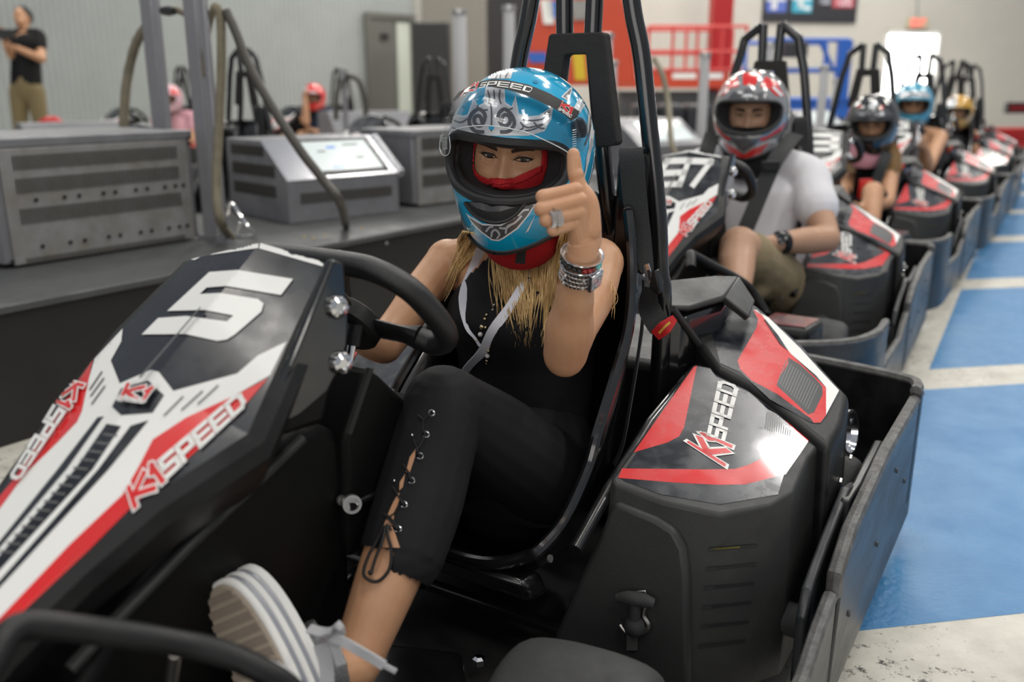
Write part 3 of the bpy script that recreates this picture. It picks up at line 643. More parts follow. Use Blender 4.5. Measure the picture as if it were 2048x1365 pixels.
# side plate of the panel, bolts
mb = MB(); sp = [(668, 520), (688, 527), (697, 640), (694, 690), (680, 735), (655, 785), (600, 832), (535, 866), (520, 855), (527, 838), (582, 732)]
mb.prism([L(a, b, x=.112) for a, b in sp], (-.012, 0, 0)); plate = mb.build('panel_side_plate', M['gloss'], kart, smooth=False, bevel=.003)
mb = MB(); mb.prism([L(a, b, x=-.19) for a, b in sp[1:5]]+[L(500, 800, x=-.19), L(400, 700, x=-.19)], (.01, 0, 0)); mb.build('panel_side_plate', M['gloss'], kart, smooth=False)
for a, b in ((671, 614), (679, 726)):
    MB().lathe([(.014, 0), (.0145, .004), (.012, .009), (.007, .0115), (.006, .0085)], L(a, b, x=.112), (1, -.25, .1), 20).build('bolt', M['chrome'], plate)
# steering housing behind the panel, foot-well wall
mb = MB(); hs = [(668, 590), (684, 640), (676, 740), (650, 850), (560, 880), (600, 760)]
mb.prism([L(a, b, x=.085) for a, b in hs], (-.22, 0, 0)); mb.build('steering_housing', M['inner'], kart, bevel=.01)
fw = [(690, 868), (650, 851), (598, 852), (380, 1010), (300, 1130), (235, 1245), (150, 1400)]
mb = MB(); top = [L(a, b, x=.03) for a, b in fw]; bot = [Vector((.03, p.y, .07)) for p in reversed(top)]
mb.prism(top+bot, (-.18, 0, 0)); mb.build('footwell_wall', M['inner'], kart, bevel=.016, seg=3)
MB().tube([L(604, 878, x=.034), L(500, 978, x=.034), L(387, 1082, x=.034), L(300, 1172, x=.034), L(225, 1248, x=.034), L(140, 1340, x=.034)], .0075, 10).build('ridge_highlight', M['greyplastic'], kart)  # grey bar put in as the highlight along the footwell edge
kb = [(738, 736), (762, 752), (812, 800), (832, 850), (838, 920), (828, 1040), (700, 1120), (690, 880)]
mb = MB(); mb.prism([L(a, b, x=.045) for a, b in kb], (-.10, 0, 0)); kbx = mb.build('steering_shroud', M['inner'], kart, bevel=.010, seg=3)
mb = MB(); mb.prism([L(a, b, x=.05) for a, b in ((733, 735), (741, 737), (697, 868), (689, 866))], (.006, 0, 0)); mb.build('edge_trim', M['greyplastic'], kbx)
MB().tube([L(700, 1015, x=.05), L(760, 985, x=.05), L(830, 950, x=.05)], .006).build('tie_rod', M['gloss'], kart)
MB().lathe([(.010, -.004), (.013, -.004), (.013, .006), (.009, .006), (.009, -.002)], L(703, 1008, x=.052), (.8, -.6, .2), 18).build('rod_end', M['steel'], kart)
MB().lathe([(.007, 0), (.007, .005)], L(681, 1000, x=.035), (1, -.3, 0), 12).build('bolt', M['steel'], kart)
# ---------------- steering wheel
wp0 = Vector((0, -.40, .66)); wn_ = Vector((0, .78, .62)).normalized()
rimpx = [(700, 529), (760, 546), (818, 578), (862, 622), (890, 662), (890, 683), (868, 688), (838, 676)]
rp = [LP(a, b, wp0, wn_) for a, b in rimpx]; mir = [Vector((-.08-p.x, p.y, p.z)) for p in rp]
st = empty('steering_wheel'); st.parent = kart
MB().tube(smoothpath(list(reversed(mir))+rp, 6), .0165, 14).build('rim', mat('wheel_grip', (.012, .012, .013), .33, bump=.3, bscale=500), st)
hub = LP(735, 640, wp0, wn_); hub = Vector((-.04, hub.y, hub.z))-wn_*.01
for q in (rp[-1], mir[-1]):
    MB().tube([q, q+(hub-q)*.25, hub+(q-hub)*.2, hub], [(.018, .018), (.02, .008), (.024, .008), (.03, .01)], 12, up=wn_).build('spoke', M['plastic'], st)
tp = (rp[0]+mir[0])/2
MB().tube([tp, hub], [(.02, .008), (.03, .01)], 12, up=wn_).build('spoke', M['plastic'], st)
MB().lathe([(.045, -.015), (.05, -.01), (.05, .012), (.04, .018), (.02, .02)], hub, wn_, 24).build('hub', M['plastic'], st)
MB().tube([hub, hub-wn_*.08, Vector((-.04, -.62, .42)), Vector((-.04, -.9, .15))], [.02, .014, .012, .012]).build('steering_column', M['gloss'], kart)
MB().tube([L(712, 650, x=.03), L(704, 692, x=.03)], .011).build('column_sleeve', M['plastic'], kart)
MB().tube([L(704, 690, x=.03), L(698, 722, x=.03)], .006).build('column_bolt', M['chrome'], kart)
# ---------------- chassis
mb = MB(); mb.box((0, -.20, .055), (1.0, 1.85, .012)); mb.build('floor_pan', mat('floor_pan_black', (.008, .008, .009), .55, vary=1, vscale=8, col2=(.020, .018, .017), bump=.1), kart)
for s_ in (-1, 1):
    MB().tube(roundpath([(s_*.30, .62, .11), (s_*.30, .1, .09), (s_*.24, -.3, .09), (s_*.26, -.95, .09)], .1), .015).build('chassis_tube', M['paintblack'], kart)
MB().tube([(-.5, .42, .135), (.5, .42, .135)], .02).build('rear_axle', M['steel'], kart)
MB().tube([(-.30, -.2, .12), (.30, -.2, .12)], .012).build('cross_tube', M['paintblack'], kart)
# pedal block + front tube
a = L(925, 1300, z=.16); mb = MB(); mb.prism([L(700, 1275, z=.16), a, L(940, 1420, z=.16), L(680, 1420, z=.16)], (0, 0, -.1)); mb.build('pedal_box', M['gloss'], kart, bevel=.012, seg=3)
MB().lathe([(.011, 0), (.011, .01), (.006, .014)], L(958, 1328, z=.10), (0, 0, 1), 6).build('nut', M['chrome'], kart)
tb = [LD(a, b, d) for a, b, d in ((-60, 1400, .70), (-15, 1320, .72), (20, 1266, .74), (75, 1252, .76), (200, 1264, .79), (330, 1282, .82), (440, 1306, .84), (530, 1346, .85), (600, 1400, .86), (660, 1500, .86))]
MB().tube(smoothpath(tb, 5), .0125, 14).build('front_tube', M['plastic'], kart)
MB().tube([L(350, 1310, y=-.86), L(338, 1400, y=-.86)], .007).build('pedal_stem', M['alu'], kart)
# ---------------- seat
sp_ = [(-.315, .275), (-.285, .245), (-.19, .195), (-.04, .165), (.06, .19), (.125, .30), (.155, .45), (.185, .6), (.205, .72), (.215, .795)]
ed = [L(1058, 1112, x=.185), L(1082, 1098, x=.20), L(1128, 1042, x=.205), L(1175, 940, x=.21), L(1195, 870, x=.213), L(1230, 755, x=.205), L(1256, 660, x=.198), L(1264, 570, x=.185), L(1262, 480, x=.17), L(1256, 424, x=.155)]
rings = []; NS = 25
for (y, z), e_ in zip(sp_, ed):
    row = []
    for i in range(NS):
        s_ = -1+2*i/(NS-1); a = abs(s_); f = max(0, (a-.35)/.65)**2.2; x = e_.x*(a**.85)*(1 if s_ > 0 else -1)
        row.append(Vector((x, y+(e_.y-y)*f, z+(e_.z-z)*f)))
    rings.append(row)
mb = MB(); mb.loft(rings, caps=False, closed=False); seat = mb.build('seat', M['gloss'], kart, angle=60, solid=.010)
edge = smoothpath([r_[0] for r_ in rings], 4); edge2 = smoothpath([r_[-1] for r_ in rings], 4)
full = edge[::-1]+smoothpath(rings[0], 1)[1:-1]+edge2
top_ = rings[-1]
MB().tube(full, .0105, 10).build('seat_edge', M['gloss'], seat); MB().tube(top_, .010, 8).build('seat_edge', M['gloss'], seat)
MB().lathe([(.006, 0), (.006, .004)], L(1098, 1118, x=.22), (1, 0, .2), 12).build('bolt', M['steel'], seat)
mb = MB(); mb.prism([(-.19, -.318, .268), (.19, -.318, .268), (.2, -.305, .225), (-.2, -.305, .225)], (0, .06, -.01)); mb.build('seat_front_skirt', M['gloss'], seat, bevel=.012)
# ---------------- roll hoop + headrest pad + belt
hp = [L(1326, 640, y=.2), L(1320, 540, y=.2), L(1316, 430, y=.2), L(1297, 240, y=.2), L(1283, 110, y=.2), L(1268, 34, y=.2)]
outer = [Vector((hp[0].x, .2, .10))]+hp+[Vector((.10, .2, 1.175)), Vector((.035, .2, 1.225))]
inn = [L(1178, -20, y=.2), L(1186, 65, y=.2), L(1205, 300, y=.2), L(1217, 415, y=.2)]
inner = [Vector((.033, .2, 1.225))]+inn[1:]+[Vector((inn[-1].x+.005, .225, .70))]
hoop = MB()
for sx in (1, -1):
    hoop.tube([Vector((p.x*sx, p.y, p.z)) for p in smoothpath(outer[:-1], 5)+[outer[-1]]], .0165, 14)
    hoop.tube([Vector((p.x*sx, p.y, p.z)) for p in inner], .0165, 14)
hoop.build('roll_hoop', M['paintblack'], kart)
padp = [(1097, 66), (1202, 64), (1207, 68), (1233, 285), (1228, 292), (1196, 296), (1190, 290), (1173, 112), (1168, 108)]
R3 = [L(a, b, y=.175) for a, b in padp]; cx = .006
Rr = [p for p in R3[1:]]; Lr = [Vector((2*cx-p.x, p.y, p.z)) for p in reversed(Rr)]
mb = MB(); mb.prism(Rr+Lr, (0, .03, 0)); mb.build('headrest_pad', M['foam'], kart, smooth=False, bevel=.003)
mb = MB(); g0 = L(1243, 300, y=.17); g1 = L(1292, 300, y=.17); w_ = (g1.x-g0.x); c_ = (g0+g1)/2
mb.prism([Vector((c_.x-w_*.62, .15, .70)), Vector((c_.x-w_*.5, .15, .86)), Vector((c_.x-w_*.42, .15, .888)), Vector((c_.x+w_*.45, .15, .888)), Vector((c_.x+w_*.55, .15, .86)), Vector((c_.x+w_*.7, .15, .66))], (0, .045, 0)); mb.build('belt_guide', M['gloss'], kart, bevel=.009, seg=3)
def ribbon(pts, w, m, name, parent, side=None, th=.0016, sub=5):
    pts = smoothpath(pts, sub); mb = MB(); rings = []
    ws = lerp_list(w, len(pts)) if isinstance(w, (list, tuple)) else [w]*len(pts)
    sd = [Vector(v) for v in (side if isinstance(side, list) else [side])]; sdl = lerp_list(sd, len(pts)) if len(sd) > 1 else sd*len(pts)
    for i, p in enumerate(pts):
        t = (pts[min(i+1, len(pts)-1)]-pts[max(0, i-1)]).normalized(); s_ = sdl[i]; s_ = (s_-t*s_.dot(t)).normalized(); n_ = t.cross(s_)
        h = ws[i]/2; rings.append([p-s_*h-n_*th/2, p+s_*h-n_*th/2, p+s_*h+n_*th/2, p-s_*h+n_*th/2])
    mb.loft(rings); return mb.build(name, m, parent, angle=50)
bl = empty('seat_belt'); bl.parent = kart
ribbon([L(1268, 296, y=.17), L(1262, 306, y=.135), L(1270, 400, y=.13), L(1283, 480, y=.12), L(1296, 545, y=.10)], [.044, .044, .044, .036, .020], M['belt'], 'strap', bl, (1, .2, 0))
bk = MB(); bk.prism([L(1288, 530, y=.095), L(1298, 527, y=.095), L(1308, 560, y=.095), L(1306, 570, y=.095), L(1294, 570, y=.095)], (0, -.004, 0)); bk.build('buckle_plate', M['chrome'], bl)
bk = MB(); bk.prism([L(1304, 545, y=.09), L(1311, 540, y=.09), L(1321, 585, y=.09), L(1314, 592, y=.09), L(1297, 574, y=.09)], (0, .02, 0)); bk.build('buckle', M['plastic'], bl, bevel=.003)
bk = MB(); bk.prism([L(1294, 541, y=.09), L(1299, 540, y=.09), L(1303, 561, y=.09), L(1298, 562, y=.09)], (0, -.001, 0)); bk.build('buckle_slot', M['black'], bl)
ribbon([L(1300, 575, y=.11), L(1298, 615, y=.12), L(1318, 650, y=.12), L(1338, 655, y=.13)], [.022, .040, .045, .04], M['belt'], 'strap', bl, (1, .3, -.6))
rt = ribbon([L(1310, 672, y=.09), L(1330, 655, y=.085), L(1350, 636, y=.10)], [.02, .026, .012], M['tagred'], 'belt_tag', bl, (.5, .2, -.9), th=.001)
ribbon([L(1318, 667, y=.08), L(1330, 654, y=.078), L(1340, 645, y=.085)], .004, M['gold'], 'tag_print', rt, (.5, .2, -.9), th=.0006)
ribbon([L(1287, 560, y=.14), L(1285, 640, y=.13), L(1278, 700, y=.10), L(1262, 800, y=.07), L(1245, 890, y=.04), L(1228, 930, y=.03)], .018, mat('strap_grey', (.045, .047, .05), .6, bump=.2, bscale=400), 'strap', bl, (.6, -.8, 0))
# ---------------- right front: side pod with printed top
A0 = L(1238, 960, x=.27); B0 = L(1562, 985, x=.5); C0 = L(1395, 733, x=.27); pa, na = plane3(A0, B0, C0)
def QA(px, py): return LP(px, py, pa, na)
tp_px = [(1386, 728), (1222, 958), (1228, 968), (1322, 1004), (1442, 1030), (1540, 1012), (1588, 985), (1618, 915), (1662, 868), (1560, 800), (1430, 735)]
tp3 = [QA(a, b) for a, b in tp_px]
ctr = sum(tp3, Vector())/len(tp3)
bt3 = []
for p, (dx, dy) in zip(tp3, [(0, 0), (-.01, -.05), (0, -.05), (0, -.05), (0, -.045), (0, -.04), (.012, -.03), (.012, 0), (.012, 0), (0, 0), (0, 0)]): bt3.append(Vector((p.x+dx, p.y+dy, .07)))
mb = MB(); mb.hexa(bt3, tp3); bvh_pod = BVHTree.FromPolygons([Vector(v) for v in mb.v], mb.f); pod = mb.build('side_pod', M['greyplastic'], kart, bevel=.014, seg=3)
def amap(px, py): return QA(px, py), na
d1 = Decals(amap, 40)
d1.poly([(1393, 733), (1240, 955), (1247, 962), (1322, 990), (1440, 1010), (1556, 990), (1568, 950), (1606, 900), (1628, 868), (1536, 803), (1434, 742)], 0)
d1.poly([(1394, 732), (1387, 735), (1267, 906), (1335, 886), (1358, 874), (1368, 856)], 2)
d1.poly([(1244, 938), (1409, 940), (1470, 939), (1497, 931), (1534, 912), (1560, 897), (1590, 880), (1598, 872), (1537, 804), (1626, 868), (1606, 900), (1571, 950), (1490, 970), (1436, 971), (1345, 966), (1236, 957)], 2)
d1.poly([(1529, 857), (1534, 824), (1548, 828), (1588, 869), (1591, 877), (1564, 874)], 3)
for i in range(12):
    t = i/12; x0 = 1532+t*52; d1.poly([(x0, 829+t*36), (x0+1.6, 829+t*36), (x0-2+1.6, 860+t*14), (x0-2, 860+t*14)], 4)
logo2(d1, [(1443, 928), (1460, 888), (1411, 868), (1383, 890)], [(1446, 882), (1473, 776), (1441, 764), (1417, 872)], .27)
d1.build('pod_graphics', PM, pod)
# front face relief: raised panel, louvres, latch
fA, fB, fC = tp3[3], tp3[4], bt3[3]; pb, nb = plane3(fA, fB, fC); nb = -nb if nb.y > 0 else nb
def QB(px, py): return LP(px, py, pb, nb)
fA2 = tp3[2]; pb2, nb2 = plane3(tp3[2], tp3[3], bt3[2]); nb2 = -nb2 if nb2.y > 0 else nb2
mb = MB(); rp_ = [(1238, 995), (1320, 1028), (1358, 1052), (1378, 1090), (1385, 1150), (1388, 1400), (1110, 1400), (1120, 1260)]
q_ = [LP(a, b, pb2-nb2*.012, nb2) for a, b in rp_]; mb.prism(q_, nb2*.024); mb.build('raised_panel', M['greyplastic'], pod, bevel=.010, seg=3)
for i, (x0, y0, x1, y1) in enumerate([(1418, 1099, 1515, 1091), (1414, 1138, 1511, 1128), (1410, 1176, 1506, 1166), (1405, 1215, 1501, 1204), (1402, 1253, 1496, 1243), (1397, 1293, 1490, 1281)]):
    d_l = Decals(pmap(bvh_pod), 12); d_l.poly([(x0, y0-3), (x1, y1-3), (x1, y1+3), (x0, y0+3)], 0, .0030); lv = d_l.build('louvre', [M['black']], pod)
    if i == 0:
        mb = MB(); mb.prism([QB(x0+3, y0-1.5)+nb*.0018, QB(x0+62, y0-6.5)+nb*.0018, QB(x0+62, y0-3.5)+nb*.0018, QB(x0+3, y0+1.5)+nb*.001], nb*.0008); mb.build('yellow_strip', mat('yellow_strip', (.10, .08, .003), .6), lv, smooth=False)
lt = empty('latch'); lt.parent = kart
def QC(px, py, h=.016): return LP(px, py, pb2+nb2*h, nb2)
mb = MB(); mb.prism([QC(1268, 1182), QC(1293, 1180), QC(1294, 1215), QC(1270, 1215)], nb2*.004); mb.build('latch_plate', M['alu'], lt, bevel=.001)
mb = MB(); mb.tube([QC(1236, 1197, .03), QC(1255, 1196, .034), QC(1272, 1199, .036), QC(1290, 1202, .034), QC(1307, 1208, .03)], [.008, .011, .012, .011, .008], 12); mb.tube([QC(1272, 1199, .034), QC(1270, 1225, .032), QC(1268, 1250, .03)], [.010, .009, .009]); mb.ball(QC(1269, 1254, .028), .017); mb.build('latch_handle', M['rubber'], lt)
MB().tube(smoothpath([QC(1290, 1212, .022), QC(1287, 1232, .022), QC(1297, 1252, .022), QC(1285, 1266, .022), QC(1255, 1266, .022), QC(1240, 1250, .022)], 5), .0035, 8).build('latch_wire', M['alu'], lt)
mb = MB(); mb.prism([QC(1255, 1265, .016), QC(1275, 1265, .016), QC(1275, 1300, .016), QC(1255, 1300, .016)], nb2*.004); mb.build('latch_base', M['steel'], lt)
# ---------------- rear cover
p2, n2 = plane3(QA(1432, 742)+na*.012, QA(1645, 890)+na*.012, L(1512, 612, y=.46))
def QD(px, py): return LP(px, py, p2, n2)
tp_px = [(1345, 615), (1430, 736), (1497, 770), (1545, 806), (1658, 900), (1688, 850), (1700, 790), (1600, 685), (1512, 606), (1440, 590)]
t3 = [QD(a, b) for a, b in tp_px]; b3 = [Vector((p.x, p.y, .09)) for p in t3]
for i in (4, 5, 6): b3[i].x += .012
mb = MB(); mb.hexa(b3, t3); rc = mb.build('rear_cover', M['plastic'], kart, bevel=.014, seg=3)
d2_ = Decals(lambda a, b: (QD(a, b), n2), 40)
d2_.poly([(1420, 650), (1440, 727), (1480, 745), (1540, 800), (1621, 846), (1641, 848), (1655, 832), (1680, 782), (1600, 690), (1512, 614), (1450, 600)], 0)
d2_.poly([(1513, 656), (1475, 722), (1480, 739), (1503, 762), (1554, 789), (1621, 838), (1628, 847), (1641, 846), (1652, 831), (1652, 776), (1581, 708), (1524, 631), (1506, 620), (1516, 640)], 2)
d2_.poly([(1523, 630), (1514, 621), (1507, 620), (1537, 636), (1600, 697), (1648, 750), (1678, 782), (1662, 812), (1652, 831), (1652, 776), (1632, 752), (1581, 708)], 1)
d2_.poly([(1576, 716), (1600, 730), (1628, 756), (1644, 774), (1645, 790), (1628, 826), (1616, 830), (1590, 806), (1553, 772), (1558, 758), (1576, 728)], 3)
for i in range(14):
    t = i/14; d2_.poly([(1572+t*68, 722+t*54), (1574+t*68, 722+t*54), (1556+t*64, 766+t*58), (1554+t*64, 766+t*58)], 4)
d2_.poly([(1527, 640), (1531, 641), (1556, 672), (1576, 703), (1560, 690)], 0)
d2_.build('cover_graphics', PM, rc)
rg = L(1707, 868, y=.40)
MB().lathe([(.040, -.006), (.047, -.006), (.047, .008), (.040, .008), (.036, -.004)], rg-Vector((.012, 0, .0)), (1, -.12, .15), 28).build('chrome_ring', M['chrome'], rc)
for a, b in ((1680, 962), (1700, 915)): MB().lathe([(.006, 0), (.005, .004)], L(a, b, x=t3[4].x+.008), (1, 0, 0), 8).build('bolt', M['steel'], rc)
# side strut between seat and pod
MB().tube([L(1345, 618, x=.22), L(1432, 735, x=.27)], .007).build('pod_hinge_tube', M['greyplastic'], kart)
MB().tube([L(1430, 690, x=.25), L(1300, 850, x=.25), L(1215, 985, x=.25), L(1150, 1100, x=.25)], .011).build('side_tube', M['paintblack'], kart)
mb = MB(); mb.box((.245, .14, .2), (.02, .36, .24)); mb.build('inner_pod_wall', M['plastic'], kart, bevel=.01)
# grey cap over the rear
mb = MB(); ct = [L(1309, 612, z=.60), L(1380, 612, z=.602), L(1449, 594, z=.603), L(1478, 551, z=.628), L(1430, 550, z=.632), L(1334, 560, z=.63)]
mb.prism(ct, (0, 0, -.012)); cap = mb.build('battery_cap', M['greyplastic'], kart, bevel=.005)
mb = MB(); mb.prism([ct[2], ct[3], L(1511, 602, y=ct[3].y-.005), L(1500, 634, y=ct[2].y-.002)], (-.01, .004, -.012)); mb.build('cap_flank', M['greyplastic'], cap, bevel=.004)
MB().lathe([(.011, 0), (.010, .004)], L(1319, 607, z=.603), (0, 0, 1), 14).build('plug', M['black'], cap)
mb = MB(); mb.hexa([Vector((p.x*.95, p.y, .3)) for p in ct], [Vector((p.x*.98, p.y, p.z-.02)) for p in ct]); mb.build('motor_housing', M['gloss'], kart, bevel=.01)
mb = MB(); mb.box((0, .46, .27), (.47, .38, .38)); mb.build('battery_box', M['plastic'], kart, bevel=.02)
# ---------------- rails and bumpers
def rail(polyyz, x, th, name, parent, m='railface'):
    mb = MB(); mb.prism([(x, y, z) for y, z in polyyz], (-th, 0, 0)); o = mb.build(name, [M[m]], parent, bevel=.004); return o
def yz(pts, x): return [(L(a, b, x=x).y, L(a, b, x=x).z) for a, b in pts]
for sx in (1, -1):
    t_ = yz([(1838, 786), (1770, 905), (1700, 1060), (1672, 1150), (1668, 1190)], .60)
    poly = t_+[(t_[-1][0]-.02, .05), (t_[0][0], .05)]
    rail(poly, .61*sx, .022*sx, 'side_rail', kart)
    mb = MB(); mb.tube([(.599*sx, y, z) for y, z in t_], .0125, 8); mb.build('rail_top_edge', M['railedge'], kart)
    t2 = yz([(1664, 1195), (1640, 1260), (1606, 1365)], .60); t2 = t2+[(t2[-1][0]-.35, t2[-1][1]+.02), (-.72, .22)]
    poly = t2+[(-.72, .05), (t2[0][0], .05)]; rail(poly, .607*sx, .02*sx, 'side_rail', kart)
    mb = MB(); mb.tube([(.597*sx, y, z) for y, z in t2], .0115, 8); mb.build('rail_top_edge', M['railedge'], kart)
    t3_ = yz([(1690, 1000), (1715, 965), (1757, 882), (1772, 884), (1776, 910)], .572)
    rail(t3_+[(t3_[-1][0]+.01, .10), (t3_[0][0]-.02, .10)], .580*sx, .016*sx, 'inner_plate', kart)
    t4 = yz([(1600, 1365), (1612, 1240), (1624, 1180), (1660, 1080), (1700, 978), (1716, 968), (1722, 990)], .572)
    rail(t4+[(t4[-1][0]+.01, .10), (t4[0][0], .10)], .572*sx, .016*sx, 'inner_plate', kart)
    MB().tube([(.50*sx, -.03, .16), (.575*sx, -.03, .16)], .028, 14).build('rail_mount', M['rubber'], kart)
    for yy, zz in ((.55, .2), (.25, .19), (.02, .17), (.4, .28)):
        MB().lathe([(.006, 0), (.005, .003)], (.611*sx, yy, zz), (sx, 0, 0), 8).build('bolt', M['black'], kart)
rear = smoothpath([(.60, .655, 0), (.597, .70, 0), (.57, .735, 0), (.45, .765, 0), (.2, .80, 0), (0, .81, 0), (-.2, .80, 0), (-.45, .765, 0), (-.57, .735, 0), (-.597, .70, 0), (-.60, .655, 0)], 5)
def band(pts, z0, z1, th, name, m, zf=None):
    mb = MB(); rings = []
    for i, p in enumerate(pts):
        t = (pts[min(i+1, len(pts)-1)]-pts[max(0, i-1)]).normalized(); n = Vector((t.y, -t.x, 0))*th/2; zz = z1 if zf is None else zf(i/(len(pts)-1))
        rings.append([Vector((p.x-n.x, p.y-n.y, z0)), Vector((p.x+n.x, p.y+n.y, z0)), Vector((p.x+n.x, p.y+n.y, zz)), Vector((p.x-n.x, p.y-n.y, zz))])
    mb.loft(rings); return mb.build(name, m, kart, angle=40, bevel=.003)
band(rear, .10, .365, .022, 'rear_bumper', M['plastic'])
MB().tube([Vector((p.x, p.y, .367)) for p in rear], .0125, 8).build('bumper_top_edge', M['railedge'], kart)
front = smoothpath([(.598, -.70, 0), (.59, -.85, 0), (.53, -.98, 0), (.38, -1.08, 0), (.15, -1.14, 0), (-.15, -1.14, 0), (-.38, -1.08, 0), (-.53, -.98, 0), (-.59, -.85, 0), (-.598, -.70, 0)], 5)
band(front, .06, .36, .02, 'front_bumper', M['railface'])
MB().tube([Vector((p.x, p.y, .362)) for p in front], .012, 8).build('bumper_top_edge', M['railedge'], kart)
# front corner boxes
for sx in (1, -1):
    mb = MB(); q_ = [(.30, -.98), (.44, -.98), (.46, -.84), (.31, -.82)]
    mb.hexa([Vector((x*sx, y-.01, .12)) for x, y in q_], [Vector((x*sx, y, .385)) for x, y in q_]); cb = mb.build('corner_box', M['plastic'], kart, bevel=.02, seg=3)
    mb = MB(); mb.prism([((x-.375)*.82*sx+.375*sx, (y+.90)*.8-.90, .386) for x, y in q_], (0, 0, .001)); mb.build('corner_graphic', mat('corner_red', (.20, .01, .012), .2, coat=.8, vary=1, vscale=9, col2=(.02, .012, .015)), cb, smooth=False)
# wheels
def wheel(x, y, r, w, steer, name, fender=False):
    wv = empty(name, (x, y, r), steer); wv.parent = kart
    pr = [(r*.50, -w*.46), (r*.80, -w*.5), (r*.94, -w*.42), (r*.99, -w*.22), (r, 0), (r*.99, w*.22), (r*.94, w*.42), (r*.80, w*.5), (r*.50, w*.46)]
    MB().lathe(smooth_prof(pr), (0, 0, 0), (1, 0, 0), 40).build('tyre', M['rubber'], wv)
    MB().lathe([(r*.1, -w*.3), (r*.45, -w*.3), (r*.52, -w*.44), (r*.52, w*.44), (r*.45, w*.3), (r*.1, w*.3)], (0, 0, 0), (1, 0, 0), 28).build('wheel_rim', M['steel'], wv)
def smooth_prof(p): return [(q.x, q.y) for q in smoothpath([Vector((a, b, 0)) for a, b in p], 3)]
wheel(.372, -.50, .150, .20, .12, 'front_wheel'); wheel(-.372, -.50, .150, .20, .12, 'front_wheel')
wheel(.44, .42, .14, .20, 0, 'rear_wheel'); wheel(-.44, .42, .14, .20, 0, 'rear_wheel')
# mirrored left pod and rear cover (same mouldings)
mb = MB(); fx = lambda p: Vector((-p.x, p.y, p.z))
mb.hexa([fx(p) for p in bt3], [fx(p) for p in [QA(a, b) for a, b in [(1386, 728), (1222, 958), (1228, 968), (1322, 1004), (1442, 1030), (1540, 1012), (1588, 985), (1618, 915), (1662, 868), (1560, 800), (1430, 735)]]]); lp_ = mb.build('side_pod', M['greyplastic'], kart, bevel=.014, seg=3)
mb = MB(); qq = [fx(QA(a, b)+na*.002) for a, b in ((1394, 735), (1250, 955), (1440, 1010), (1556, 990), (1625, 868))]; mb.prism(qq, (0, 0, .0008)); mb.mi = 1
qq = [fx(QA(a, b)+na*.004) for a, b in ((1250, 935), (1470, 939), (1560, 897), (1600, 872), (1624, 868), (1571, 950), (1436, 971), (1250, 957))]; mb.prism(qq, (0, 0, .0008)); mb.build('pod_graphics', [M['navy'], M['dred']], lp_, smooth=False)
mb = MB(); mb.hexa([fx(p) for p in b3], [fx(p) for p in t3]); mb.build('rear_cover', M['plastic'], kart, bevel=.014, seg=3)
# ---------------- place the queue of karts
def place(k, O, rz=-AL, z=0): k.location = (O[0], O[1], z); k.rotation_euler = (0, 0, rz)
numpx = {'97': None}
def digits(txt, d):    # block digits laid on the panel's number field
    f = bil((300, 672), (520, 690), (590, 556), (420, 540))
    return [[f(*p) for p in q] for q in text_polys(txt, .26, .28)]
queue = [('97', (.87, 3.36)), ('3', (1.82, 4.92)), ('2', (2.80, 6.45)), ('8', (3.76, 8.0)), ('6', (4.60, 9.5))]
labs = ['black racing kart number 97 with red and white panels, second in the queue', 'third kart in the queue, carrying the driver in the black helmet and pink neck scarf', 'fourth kart in the queue, driver in pale blue helmet before the bright doorway',
        'fifth kart in the queue, driver in the yellow helmet', 'empty kart at the far end of the queue behind the yellow helmeted driver']
# ================================================================== people: shared tools
DG = bpy.context.evaluated_depsgraph_get
def evaluated(mb, mods):
    me = bpy.data.meshes.new('tmp'); me.from_pydata(mb.v, [], mb.f); o = bpy.data.objects.new('tmp', me); COL.objects.link(o)
    for kind, kw in mods:
        md = o.modifiers.new('m', kind)
        for k_, v in kw.items(): setattr(md, k_, v)
    dg = DG(); dg.update(); ev = o.evaluated_get(dg); em = ev.to_mesh()
    vs = [v.co.copy() for v in em.vertices]; fs = [tuple(p.vertices) for p in em.polygons]; ev.to_mesh_clear()
    bpy.data.objects.remove(o); bpy.data.meshes.remove(me); return vs, fs
def remesh(mb, vox, smooth=4, fac=.5):
    return evaluated(mb, [('REMESH', dict(mode='VOXEL', voxel_size=vox)), ('SMOOTH', dict(factor=fac, iterations=smooth))])
def limb(mb, pts, rad, n=16, up=None):
    """tapered limb with rounded joints; rad entries are radii or (a,b)"""
    P_ = [Vector(p) for p in pts]; k = 6
    path = smoothpath(P_, k); rr = []
    R_ = [r if isinstance(r, (tuple, list)) else (r, r) for r in rad]
    for i in range(len(P_)-1):
        for q in range(k):
            t = q/k; t = t*t*(3-2*t); rr.append((R_[i][0]*(1-t)+R_[i+1][0]*t, R_[i][1]*(1-t)+R_[i+1][1]*t))
    rr.append(R_[-1]); mb.tube(path, rr, n, up=up)
    mb.ball(P_[-1], min(R_[-1])*.98, 12, 8); mb.ball(P_[0], min(R_[0])*.98, 12, 8)
class Frame:
    """head frame: x = wearer's left, y = forward, z = up"""
    def __init__(s, c, f, up_roll=0.0):
        s.c = Vector(c); s.f = Vector(f).normalized(); z = Vector((0, 0, 1)); s.x = z.cross(s.f)*-1; s.x = s.f.cross(z).normalized()
        s.z = s.x.cross(s.f).normalized()
        if up_roll:
            q = Quaternion(s.f, up_roll); s.x = q@s.x; s.z = q@s.z
        # s.x points to the wearer's right when looking along f; flip so +x is wearer's left
        s.x = -s.x
    def p(s, x, y, z): return s.c+s.x*x+s.f*y+s.z*z
    def inv(s, q): d = Vector(q)-s.c; return Vector((d.dot(s.x), d.dot(s.f), d.dot(s.z)))
